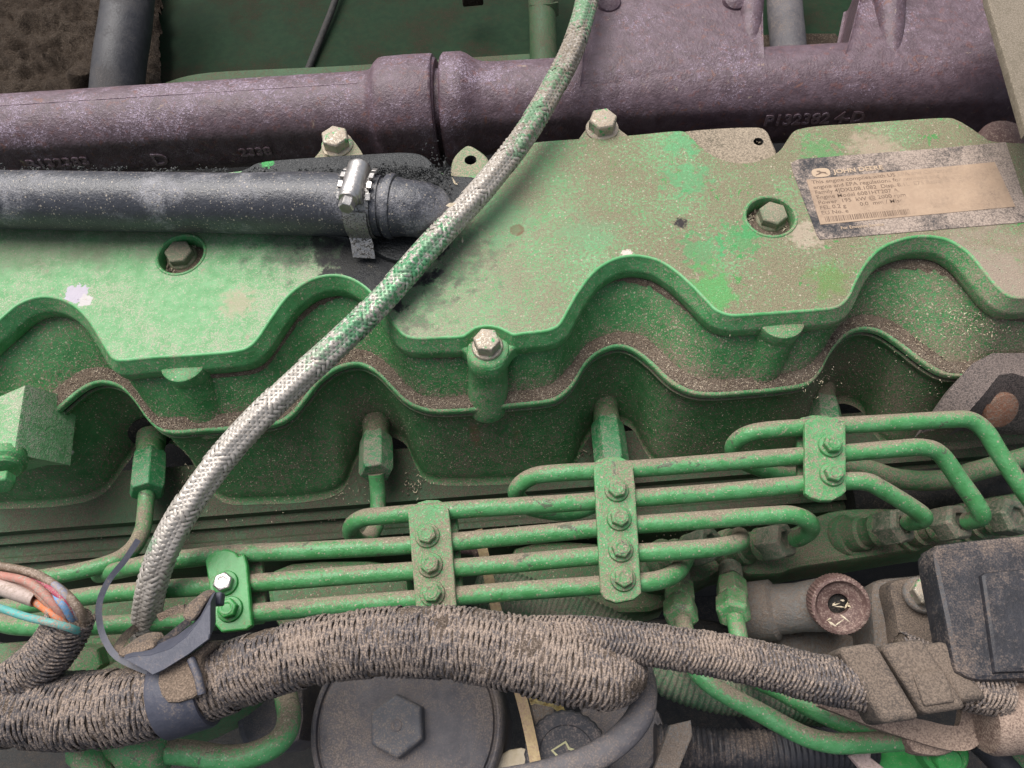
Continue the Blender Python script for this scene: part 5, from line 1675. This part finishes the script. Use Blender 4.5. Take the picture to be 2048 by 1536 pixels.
m.prism(list(reversed(PL([(1730, 1505, -70), (1800, 1500, -70), (1900, 1530, -70), (1900, 1580, -70), (1730, 1580, -70)]))), (0, 0, -3), 0.6)
tag(obj('green_tank_panel', m, M_clean), 'clean green panel piece at the bottom right edge', 'panel')
m = MB()
m.lathe(P(1888, 1500, -45), (0, 0, 1), [(9, -8), (9.5, 0), (8.5, 1.2), (2, 1.4)], 28)
m.lathe(P(1892, 1518, -42), (0, -0.5, 1), [(5, -6), (5.2, 2), (4.6, 2.8), (0.5, 3)], 20)
tag(obj('green_plug', m, M_clean), 'small bright green plug under the brown bracket', 'plug')
m = MB()
m.tube(spline(PL([(1960, 1480, -60), (2000, 1520, -60), (2040, 1580, -60)]), 4), 6, 16)
tag(obj('black_cable', m, M_plastic), 'black cable leaving the bottom right corner', 'cable')
m = MB()
m.tube(spline(PL([(2000, 1478, -64), (2040, 1510, -64), (2090, 1560, -64)]), 4), 11, 20)
tag(obj('green_elbow', m, M_green_dirty), 'dusty green elbow in the bottom right corner', 'elbow')

# lower left: fuel filter head with banjo, bent return pipe and bolt
lf = thing('fuel_filter_head', P(300, 1500, -110), 'green fuel filter head with a banjo fitting below the loom', 'filter head')
m = MB()
m.prism(list(reversed(spline(PL([(120, 1490, -52), (180, 1478, -52), (300, 1480, -52), (360, 1470, -52), (480, 1400, -52), (490, 1330, -52), (430, 1300, -52), (250, 1310, -52), (130, 1400, -52)]), 3, True))), (0, 0, -40), 3)
obj('body', m, M_green_dirty, lf)
m = MB()
a, b = P(255, 1498, -38), P(332, 1500, -36)
m.lathe(a, (b - a), [(6.0, -24), (6.6, -3), (8.6, 0), (9.2, 4), (9.2, 16), (7.6, 18.5), (5.2, 19.5)], 28)
obj('banjo_fitting', m, M_clamp, lf)
m = MB()
m.tube(PL([(205, 1560, -36), (180, 1520, -34), (160, 1500, -34)]), 6.2, 20)
obj('banjo_arm', m, M_clamp, lf)
m = MB()
m.tube(resample(spline(PL([(325, 1502, -36), (380, 1506, -36), (450, 1516, -36), (510, 1508, -37), (560, 1480, -40), (578, 1440, -44), (572, 1395, -50), (560, 1340, -58)]), 8), 2), 5.0, 22)
obj('return_pipe', m, M_pipe, lf)
lbx = thing('pump_bracket', P(180, 1320, -110), 'green bracket with a hexagon bolt under the injection lines at left', 'bracket')
m = MB()
m.prism(list(reversed(PL([(-60, 1290, -70), (60, 1280, -70), (270, 1262, -70), (280, 1300, -70), (235, 1320, -70), (225, 1400, -70), (-60, 1400, -70)]))), (0, 0, -30), 2)
obj('plate', m, M_green_dirty, lbx)
m = MB()
m.prism(list(reversed(PL([(232, 1320, -58), (330, 1300, -58), (340, 1400, -58), (245, 1400, -58)]))), (0, 0, -10), 2)
obj('rib', m, M_clamp, lbx)
bolt(lbx, P(190, 1318, -70), (0.05, -0.3, 1), 8.0, 8, 9.6, M_clamp)
# machinery glimpsed between the lines
def block(px, z, th, mat, name, label, cat, bev=3):
    m = MB()
    pts = PL([(a, b, z) for a, b in px])
    ar = sum(pts[i].x * pts[(i + 1) % len(pts)].y - pts[(i + 1) % len(pts)].x * pts[i].y for i in range(len(pts)))
    if ar < 0:
        pts.reverse()
    m.prism(spline(pts, 3, True), (0, 0, -th), bev)
    return tag(obj(name, m, mat), label, cat)
block([(1030, 1095), (1190, 1085), (1300, 1130), (1330, 1215), (1200, 1225), (1030, 1200)], -112, 30, M_head, 'governor_housing', 'green housing seen between the lines left of the long clamp', 'housing')
block([(545, 1140), (690, 1120), (800, 1135), (810, 1215), (700, 1260), (560, 1260)], -112, 30, M_head, 'lift_pump', 'green pump body seen between the lines below the three-bolt clamp', 'pump')
block([(470, 1290), (560, 1270), (600, 1330), (600, 1480), (500, 1500), (470, 1440)], -80, 30, M_filter, 'grey_sensor_body', 'dusty grey box beside the bent green return pipe', 'housing')
block([(60, 1200), (260, 1190), (400, 1180), (400, 1240), (100, 1270)], -100, 30, M_head, 'timing_cover', 'dirty green cover behind the lines at left', 'cover')
block([(1290, 1240), (1480, 1250), (1560, 1340), (1500, 1420), (1350, 1330)], -100, 20, M_dark, 'dark_housing', 'dark housing under the two fuel pipes', 'housing')
block([(1560, 1330), (1800, 1340), (1840, 1420), (1600, 1420)], -84, 20, M_grey, 'grey_base_casting', 'grey casting beneath the branch loom', 'casting')
block([(1480, 1400), (1660, 1420), (1700, 1480), (1560, 1500)], -96, 20, M_plastic, 'lower_bracket', 'dark bracket between the two sloping fuel pipes', 'bracket')
block([(1060, 1380), (1100, 1376), (1110, 1440), (1070, 1450)], -84, 20, M_grey, 'grey_stub', 'small grey stub beside the yellowed strip', 'stub')
block([(1000, 1510), (1060, 1500), (1070, 1570), (990, 1580)], -70, 10, M_straw, 'tan_flange', 'tan flange corner at the bottom edge below the filter cap', 'flange', 1)
block([(1180, 1400), (1280, 1390), (1330, 1450), (1300, 1540), (1200, 1540), (1160, 1450)], -78, 20, M_filter, 'dusty_elbow_casting', 'dusty casting inside the loop of flattened hose', 'casting')
m = MB()
m.tube(resample(spline(PL([(1690, 930, -70), (1740, 940, -68), (1800, 958, -66), (1880, 960, -66), (1960, 940, -66), (2100, 900, -66)]), 8), 2), 5.0, 20)
tag(obj('return_line', m, M_green_dirty), 'dusty green pipe passing behind the right end of the lines', 'pipe')
m = MB()
a, b = P(1690, 1000, -100), P(2150, 960, -100)
m.tube([a, b], 13, 28)
tag(obj('dark_cross_tube', m, M_dark), 'dark tube in the shadow behind the pump outlets', 'tube')
m = MB()
m.tube(PL([(885, 1098, -60), (920, 1096, -60), (950, 1100, -58), (962, 1112, -52)]), 2.6, 12)
tag(obj('brown_lever', m, M_brown), 'small brown lever behind the lines above the yellow strip', 'lever')

# ------------------------------------------------------------------ chaff and crumbs
random.seed(21)
straw, soil = MB(), MB()
def fleck(mb, c, ln, wd):
    q = Matrix.Rotation(random.uniform(0, 2 * pi), 3, 'Z') @ Matrix.Rotation(random.uniform(-0.5, 0.5), 3, 'Y') @ Matrix.Rotation(random.uniform(-0.6, 0.6), 3, 'X')
    a, b, h = ln / 2, wd / 2, wd * 0.3
    vs = [(-a, 0, 0), (-a * 0.3, -b, 0), (-a * 0.3, b, 0), (-a * 0.2, 0, h), (a, b * 0.3, h * 0.5)]
    mb.add([q @ Vector(v) + c for v in vs], [(0, 1, 3), (0, 3, 2), (1, 4, 3), (3, 4, 2), (0, 2, 1), (1, 2, 4)])
def sprinkle(c, n, sx, sy, z=0.5, big=1.0, pst=0.4):
    for _ in range(n):
        p = Vector((c.x + random.gauss(0, sx), c.y + random.gauss(0, sy), c.z + z))
        if random.random() < pst:
            fleck(straw, p, random.uniform(0.7, 2.4) * big, random.uniform(0.3, 0.6) * big)
        else:
            crumb(soil, p, random.uniform(0.2, 0.55) * big)
idx = [i for i in range(len(XS)) if -235 < XS[i] < 235]
for _ in range(5200):      # along the ledge
    i = random.choice(idx)
    t = random.triangular(-0.15, 0.85, 0.25)
    p = rC[i].lerp(rB[i], t)
    dens = 0.5 + 0.5 * mnoise.noise(Vector((p.x * 0.05, 4, 2)))
    if random.random() > dens + 0.25:
        continue
    p.z = ZB + 0.9 * (1 - t) + 0.4
    if random.random() < 0.22:
        fleck(straw, p, random.uniform(0.6, 1.7), random.uniform(0.25, 0.5))
    else:
        crumb(soil, p, random.uniform(0.15, 0.42))
for _ in range(1500):      # caught in the crease under the rim, on the arches
    i = random.choice(idx)
    slope = abs(nA_[i].x)
    a, b = top[i], rC[i]
    t = 0.02 + abs(random.gauss(0, 0.05))
    p = a.lerp(b, t)
    p.z = -14.2 + (ZB + 14.2) * t + 0.35
    p.y -= 0.35
    if mnoise.noise(Vector((p.x * 0.03, 1, 7))) < -0.05:
        continue
    if random.random() < 0.3:
        fleck(straw, p, random.uniform(0.6, 1.6), random.uniform(0.25, 0.45))
    else:
        crumb(soil, p, random.uniform(0.15, 0.4))
for _ in range(2600):      # on the head just below the gasket
    i = random.choice(idx)
    a = r3[i]
    q = a + Vector((0, -abs(random.gauss(0, 1.2)) * 0.6 + 0.4, -0.2 + random.uniform(-1.2, 0.6)))
    if mnoise.noise(Vector((q.x * 0.04, 9, 7))) < 0.0:
        continue
    if random.random() < 0.4:
        fleck(straw, q, random.uniform(0.5, 1.4), random.uniform(0.2, 0.45))
    else:
        crumb(soil, q, random.uniform(0.15, 0.4))
for _ in range(4200):      # flecks lying on the lid, more to the right
    px, py = random.uniform(0, 2048), random.uniform(250, 720)
    if random.random() > 0.25 + 0.75 * px / 2048:
        continue
    p = P(px, py, 0.12)
    if p.y < y_at(cA, p.x) + 1.5 or (px < 980 and py < 480) or (px >= 980 and py < 345 + (1400 - px) * 0.02):
        continue
    if any((p - c_).xy.length < r_ + 1 for c_, r_ in REC):
        continue
    if random.random() < 0.45:
        fleck(straw, p, random.uniform(0.35, 1.2), random.uniform(0.15, 0.32))
    else:
        crumb(soil, p, random.uniform(0.10, 0.26))
for _ in range(4200):      # clinging to the walls
    i = random.choice(idx)
    t = random.random() ** 0.7
    e = t ** 0.85
    p = top[i].lerp(rC[i], e)
    p.z = -14.2 + (ZB + 14.2) * t + 0.15
    p.y -= 0.15
    if random.random() > 0.35 + 0.65 * (XS[i] + 235) / 470:
        continue
    (fleck(straw, p, random.uniform(0.35, 1.0), random.uniform(0.15, 0.3)) if random.random() < 0.5 else crumb(soil, p, random.uniform(0.1, 0.25)))
hw = rows_head
for _ in range(3600):
    k = random.randint(4, 14)
    i = random.choice(idx)
    p = hw[k][i].lerp(hw[k + 1][i], random.random()) + Vector((0, -0.2, 0.12))
    (fleck(straw, p, random.uniform(0.35, 1.1), random.uniform(0.15, 0.32)) if random.random() < 0.4 else crumb(soil, p, random.uniform(0.1, 0.28)))
for c, r in REC:           # in the bolt recesses
    for _ in range(170):
        an, rr_ = random.uniform(0, 2 * pi), random.uniform(7.4, r - 1.2)
        p = Vector((c.x + cos(an) * rr_, c.y + sin(an) * rr_, -6.6))
        if cos(an) < 0.4 or random.random() < 0.35:
            if random.random() < 0.5:
                fleck(straw, p, random.uniform(1.2, 3.6), random.uniform(0.5, 0.9))
            else:
                crumb(soil, p, random.uniform(0.3, 0.8))
for (a, b, z, n, sx, sy, big) in [(830, 965, -88, 60, 4, 4, 1.2), (1160, 905, -88, 40, 3.5, 3, 1.1), (370, 960, -88, 40, 4, 4, 1.0), (700, 985, -88, 50, 8, 4, 0.9), (470, 1000, -89, 60, 20, 5, 0.8), (1940, 640, -16, 220, 12, 5, 0.9),
                                  (2010, 640, -18, 160, 12, 4, 0.9), (1490, 640, -9, 30, 6, 3, 0.7), (1563, 645, -8.6, 40, 4, 2, 0.7), (368, 735, -8.6, 40, 4, 2, 0.6), (940, 372, 3.6, 14, 4, 4, 0.9), (1920, 780, -43, 120, 8, 8, 0.6),
                                  (1517, 283, -9, 10, 1, 1, 0.6), (1870, 705, -32, 120, 10, 6, 0.8), (1620, 752, -33, 90, 8, 5, 0.8)]:
    sprinkle(P(a, b, z), n, sx, sy, 0.4, big)
for _ in range(900):       # thin scatter over the walls' ledges and shelf
    p = P(random.uniform(0, 2048), random.uniform(985, 1100), -96)
    crumb(soil, p + Vector((0, 0, 0.3)), random.uniform(0.15, 0.45))
for a, b, ln, wd, z in [(908, 362, 5, 1.4, 4.2), (903, 410, 5.5, 3.4, 26), (925, 480, 4, 1.0, 1), (652, 305, 4.5, 2.5, 0.4), (912, 368, 3, 0.8, 4.2)]:
    fleck(straw, P(a, b, z), ln, wd)
for _ in range(9):        # chaff in the hole of the brown ring
    fleck(straw, rc + rax * -3.2 + u_ * 0 + Vector((random.gauss(0.5, 2.6), random.gauss(0, 2.6), 0)), random.uniform(2, 6), random.uniform(0.6, 1.4))
for _ in range(4):
    fleck(straw, P(1676 + random.gauss(0, 9), 1246 + random.gauss(0, 4), -50), random.uniform(3, 7), random.uniform(0.8, 1.2))
tag(obj('chaff', straw, M_straw), 'fine straw chaff scattered over the ledges and recesses', 'chaff', kind='stuff')
tag(obj('soil_crumbs', soil, M_crumb), 'fine brown soil crumbs scattered over the engine', 'soil', kind='stuff')
